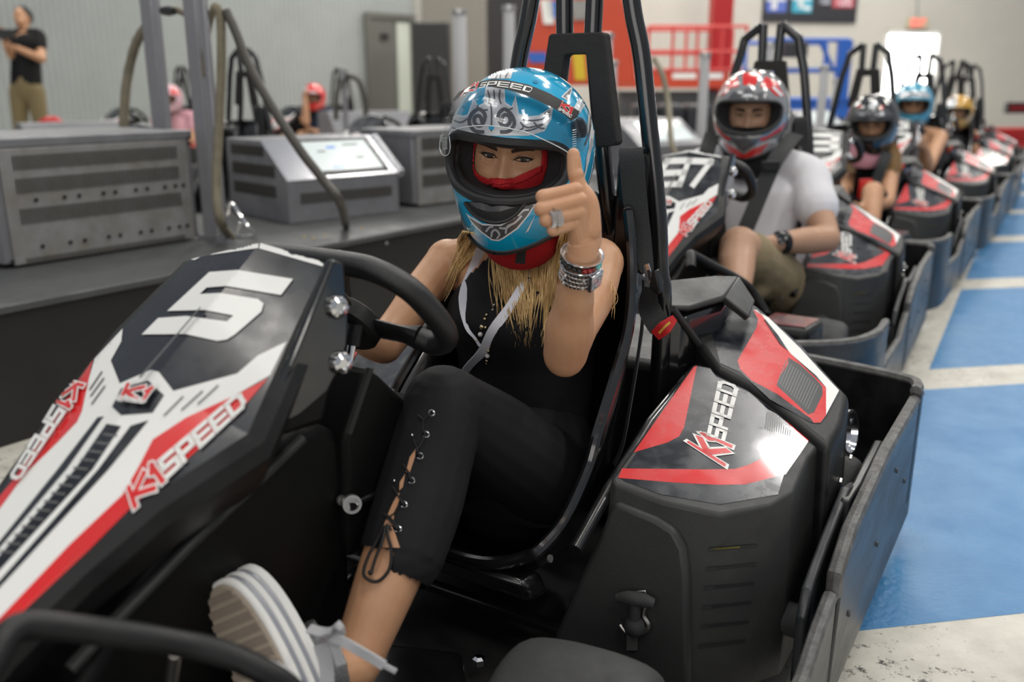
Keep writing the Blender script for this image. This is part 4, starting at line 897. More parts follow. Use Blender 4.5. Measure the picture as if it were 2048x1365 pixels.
def shell_pt(az, v, sc_=1.0):
    if v < .5:
        a = v/.5*math.pi/2; z = .138*math.cos(a); r = math.sin(a)**.92; zz = z
        x = .127*r*math.sin(az); y = r*math.cos(az)*(.150 if math.cos(az) > 0 else .150)
        return Vector((x, y+.004, zz))*sc_
    w = (v-.5)/.5; c = math.cos(az); fr = max(0, c)
    r = 1-.20*w**1.9; z = -.118*w*(1+.20*fr**2)
    x = .127*r*math.sin(az)*(1-.18*w*fr); y = r*c*(.150)+.026*math.sin(w*math.pi*.75)*fr**2*1.0
    if c < 0: z *= .92
    return Vector((x, y+.004, z))*sc_
def helmet_shell(fr, port, n=96, m=56, thick=.016):
    """full-face shell with an eye port cut out; port = outline in (x,z) of the head frame"""
    mb = MB(); rings = [[shell_pt(2*math.pi*i/n, .5*(j+.02)/(m/2) if j < m/2 else .5+.5*(j-m/2)/(m/2)) for i in range(n)] for j in range(m+1)]
    inner = [[p*(1-thick/.13) for p in r_] for r_ in rings]
    allr = rings+list(reversed(inner))
    mb.loft(allr, caps=True)
    cut = MB(); pp = [Vector((x, .02, z)) for x, z in port]
    pp2 = [Vector((x*1.25, .30, z)) for x, z in port]; cut.hexa(pp, pp2)
    me = bpy.data.meshes.new('cut'); me.from_pydata(cut.v, [], cut.f); bm = bmesh.new(); bm.from_mesh(me); bmesh.ops.recalc_face_normals(bm, faces=bm.faces); bm.to_mesh(me); bm.free()
    co = bpy.data.objects.new('cut', me); COL.objects.link(co)
    me2 = bpy.data.meshes.new('sh'); me2.from_pydata(mb.v, [], mb.f); bm = bmesh.new(); bm.from_mesh(me2); bmesh.ops.recalc_face_normals(bm, faces=bm.faces); bm.to_mesh(me2); bm.free()
    so = bpy.data.objects.new('sh', me2); COL.objects.link(so); md = so.modifiers.new('b', 'BOOLEAN'); md.object = co; md.operation = 'DIFFERENCE'; md.solver = 'EXACT'
    dg = DG(); dg.update(); ev = so.evaluated_get(dg); em = ev.to_mesh(); vs = [v.co.copy() for v in em.vertices]; fs = [tuple(p.vertices) for p in em.polygons]; ev.to_mesh_clear()
    for o in (so, co): bpy.data.objects.remove(o)
    return [fr.p(*v) for v in vs], fs
def mesh_from(vs, fs, name, mats, parent, **kw):
    mb = MB(); mb.add(vs, fs); return mb.build(name, mats, parent, **kw)
def port_outline(w=.098, zt=.036, zb=-.072, k=1.0):
    pts = [(-w*.99, .0), (-w*.97, zt*.55), (-w*.80, zt*.9), (-w*.45, zt), (0, zt*1.02), (w*.45, zt), (w*.80, zt*.9), (w*.97, zt*.55), (w*.99, 0), (w*.93, zb*.45), (w*.72, zb*.80), (w*.42, zb*.97), (0, zb*1.02), (-w*.42, zb*.97), (-w*.72, zb*.80), (-w*.93, zb*.45)]
    return [(p.x*k, p.y*k) for p in smoothpath([Vector((a, b, 0)) for a, b in pts], 3, closed=True)]
def on_shell(x, z, s_=1.0):
    """point of the front of the shell at head-frame (x,z)"""
    lo, hi = None, None; best = None
    y = .18
    for i in range(60):
        y_ = .20-i*.0035; 
        if inside(x, y_, z): return Vector((x, y_+.0017, z))
    return Vector((x, .0, z))
def inside(x, y, z):
    y -= .004
    if z >= 0:
        if z > .138: return False
        r = math.sin(math.acos(z/.138))**.92; return (x/(.127*r+1e-6))**2+(y/(.150*r+1e-6))**2 < 1
    az = math.atan2(x/.127, max(y, 0)/.150+1e-9); fr = max(0, math.cos(az)); w = -z/(.118*(1+.20*fr**2))
    if w > 1: return False
    r = 1-.20*w**1.9; X = .127*r*(1-.18*w*fr)*math.sin(az); Y = r*math.cos(az)*.150+.026*math.sin(w*math.pi*.75)*fr**2
    return x*x+y*y < X*X+Y*Y
# ---- face relief in the head frame
def G(a, b, ca, cb, sa, sb): return math.exp(-((a-ca)/sa)**2-((b-cb)/sb)**2)
def face_y(a, b, fem=1):
    q = 1-(abs(a)/.079)**2.3-(abs(b+.012)/.122)**2.4
    y = .094*max(q, 0)**.46
    nose = 0
    # nose bridge and tip
    t = max(0, min(1, (.012-b)/.050)); 
    nose = (.006+.016*t**1.3)*math.exp(-(a/(.0075+.0065*t))**2)*(1/(1+math.exp((-.046-b)/.0022*1.0))) if b > -.07 else 0
    nose *= 1/(1+math.exp((b-.016)/.006))
    y += nose
    for s_ in (-1, 1):
        y -= .0125*G(a, b, s_*.030, .001, .021, .0125)      # socket
        y += .0055*G(a, b, s_*.031, .0185, .025, .0068)      # brow ridge
        y += .0050*G(a, b, s_*.036, -.028, .020, .016)     # cheek
        y += .0050*G(a, b, s_*.0115, -.041, .0062, .0062)     # nostril wing
        y -= .0035*G(a, b, s_*.0075, -.0475, .0035, .0025)
    y += .007*G(a, b, 0, -.072, .022, .009)+.004*G(a, b, 0, -.098, .02, .012)-.002*G(a, b, 0, -.0735, .022, .0022)
    return y
def face_mesh(fr, n=150, m=170, off=(0, 0, 0), sc_=1.0):
    mb = MB(); vs = []; ok = []
    for j in range(m+1):
        for i in range(n+1):
            u = -1+2*i/n; a = .0785*math.sin(u*math.pi/2*.995); v = -1+2*j/m; b = -.012+.120*math.sin(v*math.pi/2*.995)
            vs.append(fr.p(off[0]+a*sc_, off[1]+face_y(a, b)*sc_, off[2]+b*sc_))
    fs = [(j*(n+1)+i, j*(n+1)+i+1, (j+1)*(n+1)+i+1, (j+1)*(n+1)+i) for j in range(m) for i in range(n)]
    return vs, fs
def eyes(fr, parent, off, iris=(.06, .03, .015), skin=None, brow=(.02, .012, .01), lid=.0062, open_=.0042, fem=True, sc_=1.0):
    """eyeball with iris, lids as curved skin shells, lashes and brow"""
    def Q(a, y, b): return fr.p(off[0]+a*sc_, off[1]+y*sc_, off[2]+b*sc_)
    R_ = Matrix((fr.x, fr.f, fr.z)).transposed()
    for s_ in (-1, 1):
        ex_ = s_*.030; ey = face_y(ex_, .001)-.0068; c = Q(ex_, ey, .001)
        eb = MB(); eb.ball(c, .0118*sc_, 24, 16); e_ = eb.build('eyeball', M['eyewhite'], parent)
        g_ = fr.f; c2 = c+(EYE_L(parent)-c).normalized()*.0  # gaze straight ahead of the face
        d = (fr.f+fr.x*(.08)).normalized()
        MB().lathe([(.0001, .0123), (.0024, .0122), (.0024, .01205)], c, d, 16).build('pupil', M['black'], e_)
        MB().lathe([(.0024, .01205), (.0056, .0107), (.0058, .0100)], c, d, 24, caps=False).build('iris', M['iris'], e_)
        # lids
        for up_ in (1, -1):
            mb = MB(); rows = []
            for k_ in range(9):
                t = k_/8; row = []
                for i in range(15):
                    u = -1+2*i/14; a = ex_+u*.0150
                    arch = (1-u*u)
                    zedge = .001+(open_*arch*(1.0 if up_ > 0 else -.75))+(.0009*s_*u if fem else 0)
                    zout = .001+up_*(.0115*math.sqrt(max(0, 1-.35*u*u)))
                    b = zedge+(zout-zedge)*t
                    dz = b-.001; ball = math.sqrt(max(0, .0127**2-dz*dz-(a-ex_)**2)) if .0127**2-dz*dz-(a-ex_)**2 > 0 else 0
                    yb = ey+ball; yf = face_y(a, b); w = t**1.5
                    y = max(yb*(1-w)+yf*w, yf-.0015) if abs(u) < .8 else yf+.0004
                    row.append(Q(a, y+.0006*(1-t), b))
                rows.append(row)
            mb.loft(rows, caps=False, closed=False); mb.build('eyelid', skin, parent, solid=.0008)
            # lash line
            mb = MB(); mb.tube([Q(ex_+(-1+2*i/12)*.0150, max(ey+math.sqrt(max(0, .0131**2-((-1+2*i/12)*.0150)**2*.6)), face_y(ex_+(-1+2*i/12)*.015, .001))+.0004, .001+(open_*(1-(-1+2*i/12)**2)*(1 if up_ > 0 else -.75))+.0009*s_*(-1+2*i/12)) for i in range(13)], [(.0006 if up_ < 0 else .0013)]*13, 6)
            mb.build('lash_line', M['lash'], parent)
        if fem:
            mb = MB()
            for i in range(22):
                u = -1+2*i/21; a = ex_+u*.0150; z_ = .001+open_*(1-u*u)+.0009*s_*u; y_ = face_y(a, z_)+.003
                mb.tube([Q(a, y_, z_), Q(a+u*.0022+s_*.0008, y_+.004, z_+.0016), Q(a+u*.004+s_*.0022, y_+.0058, z_+.0048)], [.00035, .00028, .0001], 4)
            mb.build('eyelashes', M['lash'], parent)
        mb = MB(); pts = []; rr = []
        for i in range(11):
            t = i/10; a = s_*(.0125+t*.036); b = .0165+.0060*math.sin(t*math.pi*.62)-.0035*t*t-(.0005 if fem else 0)
            pts.append(Q(a, face_y(a, b)+.0003, b)); rr.append(((.0023*(1-t**2.2)+.0006) if fem else .0042*(1-t**3)+.0012, .0008))
        ups = fr.f; mb.tube(pts, [(r_[0], r_[1]) for r_ in rr], 8, up=fr.f); mb.build('eyebrow', M['brow'], parent)
def EYE_L(p): return LE
M['skin'] = mat('skin_tan', (.52, .285, .165), .46, vary=.12, vscale=18, sss=.12, col2=(.46, .235, .125), spec=.4)
M['skinface'] = mat('skin_face', (.58, .335, .22), .45, vary=.15, vscale=25, sss=.12, col2=(.50, .27, .17), spec=.4)
M['skinlight'] = mat('skin_light', (.44, .255, .165), .5, vary=.1, vscale=18, sss=.1, spec=.35)
M['eyewhite'] = mat('eye_white', (.50, .46, .43), .2, coat=.5); M['iris'] = mat('iris_brown', (.045, .022, .010), .2, coat=.8)
M['lash'] = mat('lash_black', (.006, .005, .005), .6); M['brow'] = mat('brow_dark', (.030, .016, .010), .8)
M['helmblue'] = mat('helmet_blue', (.006, .35, .60), .14, coat=.9, vary=.04)
M['silver'] = mat('helmet_silver', (.58, .59, .61), .28, coat=.7, metal=.35)
M['silverdark'] = mat('helmet_dark_grey', (.085, .085, .095), .3, coat=.7, metal=.2)  # dark grey print of the helmet graphics
M['helmwhite'] = mat('helmet_white_line', (.70, .72, .74), .25, coat=.7)
M['gasket'] = mat('gasket_rubber', (.010, .010, .011), .55)
M['mesh_pad'] = mat('cheek_pad_mesh', (.022, .021, .023), .8, bump=1, bscale=420)
M['clothblack'] = mat('black_jersey', (.0055, .0055, .006), .8, bump=.25, bscale=500, spec=.25)
M['pants'] = mat('black_leggings', (.0075, .0075, .009), .75, bump=.25, bscale=700, spec=.3)
M['redcloth'] = mat('red_balaclava', (.43, .006, .010), .75, bump=.3, bscale=500)
M['hair'] = mat('blonde_hair', (.70, .48, .21), .38, vary=.5, vscale=14, col2=(.40, .235, .085), stretch=(6, 6, .4))
M['hairbrown'] = mat('brown_hair', (.13, .075, .035), .5, vary=.4, vscale=20)
M['ribbon'] = mat('white_ribbon', (.68, .68, .74), .5, bump=.1, bscale=400)
def clear(name, tint=(.96, .97, .98), refl=.08, rough=.02):
    m = bpy.data.materials.new(name); m.use_nodes = True; nt = m.node_tree; nt.nodes.clear()
    o = nt.nodes.new('ShaderNodeOutputMaterial'); mx = nt.nodes.new('ShaderNodeMixShader'); t = nt.nodes.new('ShaderNodeBsdfTransparent'); g_ = nt.nodes.new('ShaderNodeBsdfGlossy'); fz = nt.nodes.new('ShaderNodeFresnel')
    t.inputs[0].default_value = (*tint, 1); g_.inputs['Roughness'].default_value = rough; fz.inputs[0].default_value = 1.45
    nt.links.new(fz.outputs[0], mx.inputs[0]); nt.links.new(t.outputs[0], mx.inputs[1]); nt.links.new(g_.outputs[0], mx.inputs[2]); nt.links.new(mx.outputs[0], o.inputs[0]); return m
M['visor'] = clear('visor_clear', (.90, .91, .93))
# ================================================================== the driver of kart 5
woman = empty('person', l2w((0, 0, 0)), -AL); tag(woman, 'woman in blue helmet and black top giving a thumbs up in the number 5 kart', 'person')
HC = L(1045, 300, y=0.0)
toC = LE-HC; toC.z = 0; toC.normalize(); rgt = Vector((CA, SA, 0))
ang = math.radians(16); fwd = (toC*math.cos(ang)-rgt*math.sin(ang)); fwd = (fwd*math.cos(math.radians(9))+Vector((0, 0, -1))*math.sin(math.radians(9))).normalized()
HF = Frame(HC, fwd, 0)
# roll the head so that its crown leans to the photo's right
q = Quaternion(HF.f, math.radians(-5.5)); HF.x = q@HF.x; HF.z = q@HF.z
if HF.z.dot(rgt) < 0: q = Quaternion(HF.f, math.radians(11)); HF.x = q@HF.x; HF.z = q@HF.z
sL, sR = Vector((.128, .045, .700)), Vector((-.205, .055, .668)); nb_ = Vector((-.036, .055, .715))
eL = LD(1130, 712, 1.405); wL = LD(1164, 512, 1.265)
eR = LD(768, 690, 1.63); wR = LD(690, 655, 1.60)
hipL, hipR = Vector((.085, -.02, .285)), Vector((-.085, -.02, .285))
knL = LD(886, 812, 1.325); anL = LD(708, 1335, 1.175); knR = Vector((-.10, -.38, .50)); anR = Vector((-.13, -.70, .22))
body = MB()
torso_c = [(0, -.035, .25), (0, -.015, .31), (-.012, .025, .40), (-.028, .052, .50), (-.037, .062, .59), (-.040, .064, .655), (-.038, .060, .70), (-.036, .056, .735)]
torso_r = [(.150, .105), (.155, .108), (.122, .085), (.130, .092), (.145, .104), (.135, .085), (.085, .058), (.052, .048)]
limb(body, torso_c, torso_r, 24, up=(0, 1, 0))
limb(body, [Vector((-.036, .055, .72)), Vector((-.02, .03, .78)), HC+Vector((0, .03, -.03))], [.053, .048, .05])
for sh, s_ in ((sL, 1), (sR, -1)):
    limb(body, [nb_+Vector((s_*.03, .005, -.012)), nb_.lerp(sh, .55)+Vector((0, 0, .004)), sh], [.040, .037, .041])
    body.ball(sh, (.046, .046, .046))
for s_ in (1, -1): body.ball(Vector((-.038+s_*.062, -.018, .575)), (.044, .036, .046))
limb(body, [sL, sL.lerp(eL, .35)+Vector((.006, .004, 0)), sL.lerp(eL, .75), eL+Vector((0, .004, .006))], [.044, .041, .036, .034])
limb(body, [eL, eL.lerp(wL, .28), eL.lerp(wL, .55), eL.lerp(wL, .82), wL], [.035, .0375, .030, (.0225, .021), (.0215, .017)])
limb(body, [sR, sR.lerp(eR, .35)+Vector((-.006, .004, 0)), sR.lerp(eR, .75), eR], [.044, .040, .036, .034])
limb(body, [eR, eR.lerp(wR, .3), wR], [.036, .036, .024])
for hp, kn, an in ((hipL, knL, anL), (hipR, knR, anR)):
    limb(body, [hp, hp.lerp(kn, .5), kn], [.082, .070, .052]); 
    back = Vector((0, .02, -.006))
    limb(body, [kn, kn.lerp(an, .30)+back, kn.lerp(an, .55)+back*.6, an], [.052, .056, .048, .034])
limb(body, [anL, LD(640, 1350, 1.13), LD(590, 1320, 1.11)], [.034, .032, .028]); limb(body, [anR, anR+Vector((0, -.05, .01)), anR+Vector((-.01, -.09, .09))], [.034, .034, .028])
vb, fb = remesh(body, .0042, 3)
# ---- left hand: fist with raised thumb
hand = MB()
mcp = [(1151, 380, 1.228), (1160, 401, 1.226), (1159, 425, 1.228), (1149, 447, 1.232)]
pip = [(1085, 394, 1.207), (1082, 419, 1.204), (1092, 441, 1.208), (1106, 461, 1.214)]
dip = [(1098, 398, 1.232), (1096, 421, 1.230), (1106, 442, 1.232), (1118, 460, 1.236)]
tip = [(1118, 397, 1.238), (1118, 419, 1.238), (1124, 439, 1.239), (1134, 456, 1.241)]
fr_ = [.0098, .0101, .0096, .0086]
J = lambda t: LD(*t)
for i in range(4):
    r_ = fr_[i]; limb(hand, [J(mcp[i]), J(mcp[i]).lerp(J(pip[i]), .5), J(pip[i])], [r_*1.12, r_*.98, r_*1.03], 12); limb(hand, [J(pip[i]), J(dip[i])], [r_, r_*.9], 12); limb(hand, [J(dip[i]), J(tip[i])], [r_*.9, r_*.82], 12)
    limb(hand, [wL+(J(mcp[i])-wL)*.12, J(mcp[i]).lerp(wL, .5)+(LE-wL).normalized()*-.003, J(mcp[i])], [.014, .0135, r_*1.15], 12)
    hand.ball(J(mcp[i])+(LE-J(mcp[i])).normalized()*.0025, r_*.98, 12, 8)
palm = [wL, LD(1172, 480, 1.262), LD(1166, 445, 1.258), LD(1150, 415, 1.252)]
limb(hand, palm, [(.0205, .016), (.022, .017), (.024, .018), (.026, .016)], 16, up=(LE-wL).normalized())
hand.ball(LD(1176, 440, 1.255), (.014, .016, .024)); hand.ball(LD(1178, 412, 1.25), .0125)
limb(hand, [LD(1182, 462, 1.252), LD(1176, 408, 1.246), LD(1158, 371, 1.243), LD(1150, 345, 1.241), LD(1148, 318, 1.240)], [.015, .0150, .0112, .0104, .0098], 14)
hand.ball(LD(1147, 313, 1.240), (.0094, .0094, .0118)); hand.ball(LD(1152, 350, 1.240), .0112)
limb(hand, [wL.lerp(eL, .42), wL.lerp(eL, .2), wL, wL+(J(mcp[1])-wL)*.25], [.0285, (.0228, .021), (.0212, .017), (.021, .017)], 18)
vh, fh = remesh(hand, .00125, 5)
vf, ff = face_mesh(HF, off=(-.006, .0, .003), sc_=.98)
mbw = MB(); mbw.add(vb, fb); mbw.add(vh, fh); mbw.add(vf, ff)
bdy = mbw.build('body', M['skin'], woman, angle=180)
bvh_body = BVHTree.FromPolygons(vb, fb)
# thumb nail
def px_patch(bvh, poly, m, name, parent, step=6, lift=.0006, inset=None):
    d = Decals(pmap(bvh), step); d.poly(poly, 0, lift); return d.build(name, [m], parent)
# ---- top
sh = MB(); n_ = 120; m_ = 70; rows = []; tc = smoothpath([Vector(p) for p in torso_c[:7]], 12); rr = lerp_list([Vector(r_) for r_ in torso_r[:7]], len(tc))
for p, r_ in zip(tc, rr):
    row = []
    for k_ in range(n_):
        a = 2*math.pi*k_/n_; rx, ry = r_.x+.007, r_.y+.007
        q_ = Vector((p.x+math.sin(a)*rx, p.y-math.cos(a)*ry, p.z))
        bust = sum(math.exp(-((q_.x-(-.038+s_*.058))/.058)**2-((p.z-.575)/.056)**2) for s_ in (1, -1))*(.034 if math.cos(a) > 0 else 0)*max(0, math.cos(a))**.5
        fold = .0022*noise.noise(Vector((q_.x*10, q_.y*10, p.z*46)))*(1 if p.z < .5 else .25)
        fold += (.0035*math.sin(p.z*120+6*noise.noise(Vector((q_.x*7, 0, p.z*6)))))*max(0, min(1, (.47-p.z)/.08))
        q_.y -= bust+fold; row.append(q_)
    rows.append(row)
vs = [p for r_ in rows for p in r_]; fs = []
for j in range(len(rows)-1):
    for k_ in range(n_):
        k2 = (k_+1) % n_; f = (j*n_+k_, j*n_+k2, (j+1)*n_+k2, (j+1)*n_+k_); c = sum((vs[i] for i in f), Vector())/4
        dx = abs(c.x+.038); lim = .128-(c.z-.60)*.95 if c.z > .60 else 9
        if dx < lim: fs.append(f)
sh.add(vs, fs); top_o = sh.build('tank_top', M['clothblack'], woman, solid=.003, angle=80); bvh_top = BVHTree.FromPolygons(vs, fs)
# ---- leggings
lg = MB(); limb(lg, [(0, -.03, .25), (0, -.012, .33), (-.012, .02, .39)], [(.158, .112), (.158, .112), (.134, .098)], 24, up=(0, 1, 0))
hemL = knL.lerp(anL, .60)
limb(lg, [hipL, hipL.lerp(knL, .5)+Vector((0, 0, .004)), knL+Vector((0, 0, .002))], [.092, .079, .060])
limb(lg, [knL, knL.lerp(anL, .20)+Vector((0, .010, -.004)), knL.lerp(anL, .38)+Vector((.002, .014, -.008)), hemL+Vector((.004, .014, -.008))], [.060, .063, .064, .060])
limb(lg, [hipR, hipR.lerp(knR, .5), knR], [.092, .079, .060]); limb(lg, [knR, knR.lerp(anR, .3)+Vector((0, .015, 0)), knR.lerp(anR, .62)], [.059, .056, .048])
vl, fl_ = remesh(lg, .004, 4)
# scalloped hem: drop the rounded end of the cloth below the hem line
ax = (anL-knL).normalized(); keep = []
for f in fl_:
    c = sum((vl[i] for i in f), Vector())/len(f); t = (c-knL).dot(ax); on = (c-(knL+ax*t)).length < .09 and t > 0 and c.x > 0
    side = (c-(knL+ax*t)).dot(rgt)
    if on and t > (hemL-knL).length+.014+(.012 if side > .01 else -.012): continue
    keep.append(f)
lgo = mesh_from(vl, keep, 'leggings', M['pants'], woman, angle=180); bvh_leg = BVHTree.FromPolygons(vl, keep)
slit = Decals(pmap(bvh_leg), 8)
slit.poly([(832, 898), (830, 915), (820, 945), (812, 945), (820, 915)], 0, .0008); slit.poly([(811, 948), (806, 975), (799, 982), (800, 965)], 0, .0008)
slit.poly([(799, 985), (799, 1000), (789, 1028), (786, 1052), (768, 1052), (776, 1030), (787, 1005)], 0, .0008); slit.poly([(784, 1053), (790, 1066), (800, 1096), (758, 1096), (770, 1064)], 0, .0008)
slit.build('slit_skin', [M['skin']], lgo)
pm_leg = pmap(bvh_leg)
def on_leg(px, py, h=.002):
    r_ = pm_leg(px, py)
    return r_[0]+r_[1]*h if r_ else LD(px, py, 1.25)
for a, b in ((863, 827), (852, 870), (840, 913), (823, 962), (808, 1010), (796, 1059)):
    r_ = pm_leg(a, b)
    if r_:
        p, n_v = r_; u = n_v.orthogonal().normalized(); w = n_v.cross(u)
        MB().tube([p+n_v*.0012+(u*math.cos(t*math.pi/8)+w*math.sin(t*math.pi/8))*.0042 for t in range(17)], .0012, 6, caps=False).build('eyelet', M['chrome'], lgo)
for a, b in ((826, 872), (790, 963)):
    MB().ball(on_leg(a, b), .002, 8, 6).build('eyelet', M['chrome'], lgo)
lc = MB()
for pl in ([(863, 827), (848, 840), (846, 860), (852, 870)], [(848, 842), (838, 832)], [(852, 870), (843, 890), (832, 905)], [(840, 913), (835, 898), (828, 880)], [(823, 962), (817, 945), (808, 930)], [(808, 1010), (797, 992), (788, 975)], [(796, 1059), (789, 1045), (775, 1030)], [(775, 1040), (790, 1028), (799, 1010)], [(770, 1028), (785, 1048), (796, 1059)], [(772, 1060), (778, 1050), (784, 1062)]):
    lc.tube([on_leg(a, b, .0025) for a, b in pl], .0013, 6)
lc.tube(smoothpath([on_leg(778, 1052, .006), on_leg(779, 1075, .008), LD(783, 1105, 1.19), LD(778, 1140, 1.185), LD(757, 1163, 1.18), LD(736, 1160, 1.18), LD(727, 1145, 1.18), LD(738, 1110, 1.19), LD(756, 1078, 1.20), on_leg(772, 1055, .006)], 5), .0022, 8)
lc.tube(smoothpath([on_leg(776, 1055, .006), LD(764, 1085, 1.19), LD(752, 1115, 1.185), LD(743, 1143, 1.18)], 5), .0022, 8); lc.ball(LD(741, 1146, 1.18), .0036)
lc.build('calf_laces', M['lash'], lgo)
# ---- shoe
shoe = empty('shoe'); shoe.parent = woman
toe = LD(520, 1185, 1.06); heel = LD(640, 1430, 1.055); up_s = (toe-heel).normalized()  # long axis of the foot
view = (LE-toe).normalized(); side = up_s.cross(view).normalized()
# sole normal: faces the photo's left, a little to the camera
sn_ = (-rgt*.66+view*.75); sn_ = (sn_-up_s*sn_.dot(up_s)).normalized(); wd_s = up_s.cross(sn_).normalized()
Ls = (toe-heel).length
def outline(k, grow=0):
    pts = []
    for i in range(40):
        a = 2*math.pi*i/40; u = math.cos(a); v = math.sin(a)
        wv = .043*(1-.12*max(0, -u))*(1+.05*u)+grow; ll = .125+grow
        pts.append((ll*math.copysign(abs(u)**.82, u), wv*math.copysign(abs(v)**.85, v)))
    return pts
base = heel.lerp(toe, .5)+wd_s*0
mid0 = LD(482, 1262, 1.09); 
# place so that the sole's toe end shows at the photo's left
cen = LD(490, 1292, 1.045)
cen = cen - up_s*.045
def ring_s(h, grow): return [cen+up_s*u+wd_s*v-sn_*h for u, v in outline(0, grow)]
layers = [(0, .004, -.004, 'soletan'), (.004, .014, .001, 'shoewhite'), (.014, .022, .0, 'shoesilver'), (.022, .032, .001, 'shoewhite'), (.032, .040, .0, 'shoesilver'), (.040, .054, .001, 'shoewhite')]
M['soletan'] = mat('sole_tan', (.36, .30, .23), .8, bump=.2); M['shoewhite'] = mat('shoe_white', (.80, .79, .76), .5); M['shoesilver'] = mat('shoe_silver', (.36, .37, .41), .35, metal=.3); M['tinsel'] = mat('lace_glitter', (.85, .85, .88), .35, metal=.1, bump=1, bscale=900)
for h0, h1, gr, mm in layers:
    mb = MB(); mb.loft([ring_s(h0, gr-.002), ring_s(h0+.0015, gr), ring_s(h1-.0015, gr), ring_s(h1, gr-.002)]); mb.build('sole_layer', M[mm], shoe)
for i in range(15):
    u = -.11+i*.0155; hw = .0385*math.sqrt(max(.0, 1-(abs(u)/.122)**2.6))
    if hw > .008:
        mb = MB(); c = cen+up_s*u+sn_*.001; mb.box(c, (hw*2, .0035, .008), M=Matrix((wd_s, sn_, up_s)).transposed()); mb.build('sole_rib', mat('sole_rib_grey', (.25, .20, .16), .8) if i == 0 else bpy.data.materials['sole_rib_grey'], shoe)
up_ = MB(); rings = []
for t, g1, cut_ in ((.054, -.002, 0), (.066, -.008, .06), (.078, -.014, .14), (.088, -.020, .20)):
    rings.append([cen+up_s*max(-.12, min(u*(1-cut_*.4)-cut_*.45, .2))+wd_s*(v*(1-cut_*2.2))-sn_*t for u, v in outline(0, g1)])
up_.loft(rings); up_.build('shoe_upper', mat('shoe_upper_grey', (.17, .17, .175), .4, metal=.3, bump=.5, bscale=200), shoe)
hcq = MB(); hcq.tube(smoothpath([cen+up_s*.02-sn_*.075+wd_s*0, cen-up_s*.03-sn_*.085, anL+Vector((-.01, -.03, -.035))], 4), [.030]*4+[.036]*4+[.042], 16); hcq.build('shoe_collar', bpy.data.materials['shoe_upper_grey'], shoe)
la = MB()
def ribb(pts, w, name='lace'):
    ribbon(pts, w, M['tinsel'], name, shoe, (rgt+Vector((0, 0, .6))).normalized(), th=.003, sub=5)
ribb([LD(618, 1258, 1.03), LD(650, 1266, 1.01), LD(690, 1262, 1.01)], .011); ribb([LD(640, 1270, 1.02), LD(668, 1262, 1.0), LD(684, 1248, 1.0)], .012)
ribb([LD(655, 1268, 1.01), LD(700, 1292, 1.0), LD(745, 1318, 1.0), LD(768, 1332, 1.0)], .011); ribb([LD(765, 1330, 1.0), LD(792, 1344, 1.0)], .005)
ribb([LD(660, 1268, 1.02), LD(672, 1300, 1.01), LD(682, 1330, 1.01)], .011); ribb([LD(640, 1290, 1.02), LD(652, 1330, 1.02), LD(655, 1380, 1.02)], .016)
ribb([LD(480, 1312, .90), LD(530, 1326, .90), LD(575, 1348, .905), LD(590, 1375, .91)], .010)
# ---- hands: ring, bracelets, watch
acc = MB(); rc_ = J(mcp[2]).lerp(J(pip[2]), .78); ax_ = (J(pip[2])-J(mcp[2])).normalized(); u = ax_.orthogonal().normalized(); w = ax_.cross(u)
rgm = MB(); rgm.tube([rc_+(u*math.cos(t*math.pi/12)+w*math.sin(t*math.pi/12))*.0108 for t in range(25)], [(.0012, .0085)]*25, 8, up=None, caps=False); ring_o = rgm.build('finger_ring', M['steel'], woman)
bd_ = MB()
for k_ in range(26):
    for j in range(7):
        a = 2*math.pi*(k_+.5*(j % 2))/26; bd_.ball(rc_+(u*math.cos(a)+w*math.sin(a))*.0126+ax_*(-.0078+j*.0026), .0014, 6, 4)
bd_.build('ring_beads', M['chrome'], ring_o)
fa = (eL-wL).normalized(); u = (LE-wL); u = (u-fa*u.dot(fa)).normalized(); w = fa.cross(u)
def loopc(d, r, tilt=0): 
    c = wL+fa*d
    return [c+(u*math.cos(t*math.pi/20)*r*.92+w*math.sin(t*math.pi/20)*r)+fa*(tilt*math.sin(t*math.pi/20)) for t in range(41)]
wt = empty('wrist_watch'); wt.parent = woman
for j in range(4):
    mb = MB(); d = .018+j*.0068
    for k_ in range(30):
        a = 2*math.pi*(k_+.5*(j % 2))/30; r_ = .0262+.0006*j; c = wL+fa*d+(u*math.cos(a)*.92+w*math.sin(a))*r_
        rad_ = (u*math.cos(a)+w*math.sin(a)).normalized(); tn = fa.cross(rad_); mb.box(c, (.0048, .0022, .0056), M=Matrix((tn, rad_, fa)).transposed())
    mb.build('band_link_row', M['chrome'], wt, bevel=.0006)
fd = (u*.62+rgt*.80); fd = (fd-fa*fd.dot(fa)).normalized(); tn = fa.cross(fd); wc = wL+fa*.028+fd*.0285
mb = MB(); mb.box(wc, (.026, .007, .030), M=Matrix((tn, fd, fa)).transposed()); wcs = mb.build('watch_case', M['chrome'], wt, bevel=.0015)
mb = MB(); mb.box(wc+fd*.0038, (.020, .0008, .023), M=Matrix((tn, fd, fa)).transposed()); mb.build('watch_dial', mat('dial', (.45, .52, .56), .15, coat=1), wcs)
mb = MB()
for k_ in range(12):
    a = math.pi*k_/6; mb.box(wc+fd*.0044+(tn*math.sin(a)*.0085+fa*math.cos(a)*.0098), (.0007, .0004, .0024), M=Matrix((tn*math.cos(a)-fa*math.sin(a), fd, tn*math.sin(a)+fa*math.cos(a))).transposed())
mb.tube([wc+fd*.0046, wc+fd*.0046-fa*.006], .0004, 6); mb.tube([wc+fd*.0046, wc+fd*.0046+tn*.007], .0004, 6); mb.build('watch_marks', M['black'], wcs)
MB().tube(loopc(.001, .0262, .001), .0014, 8, caps=False).build('bangle', M['chrome'], woman); 
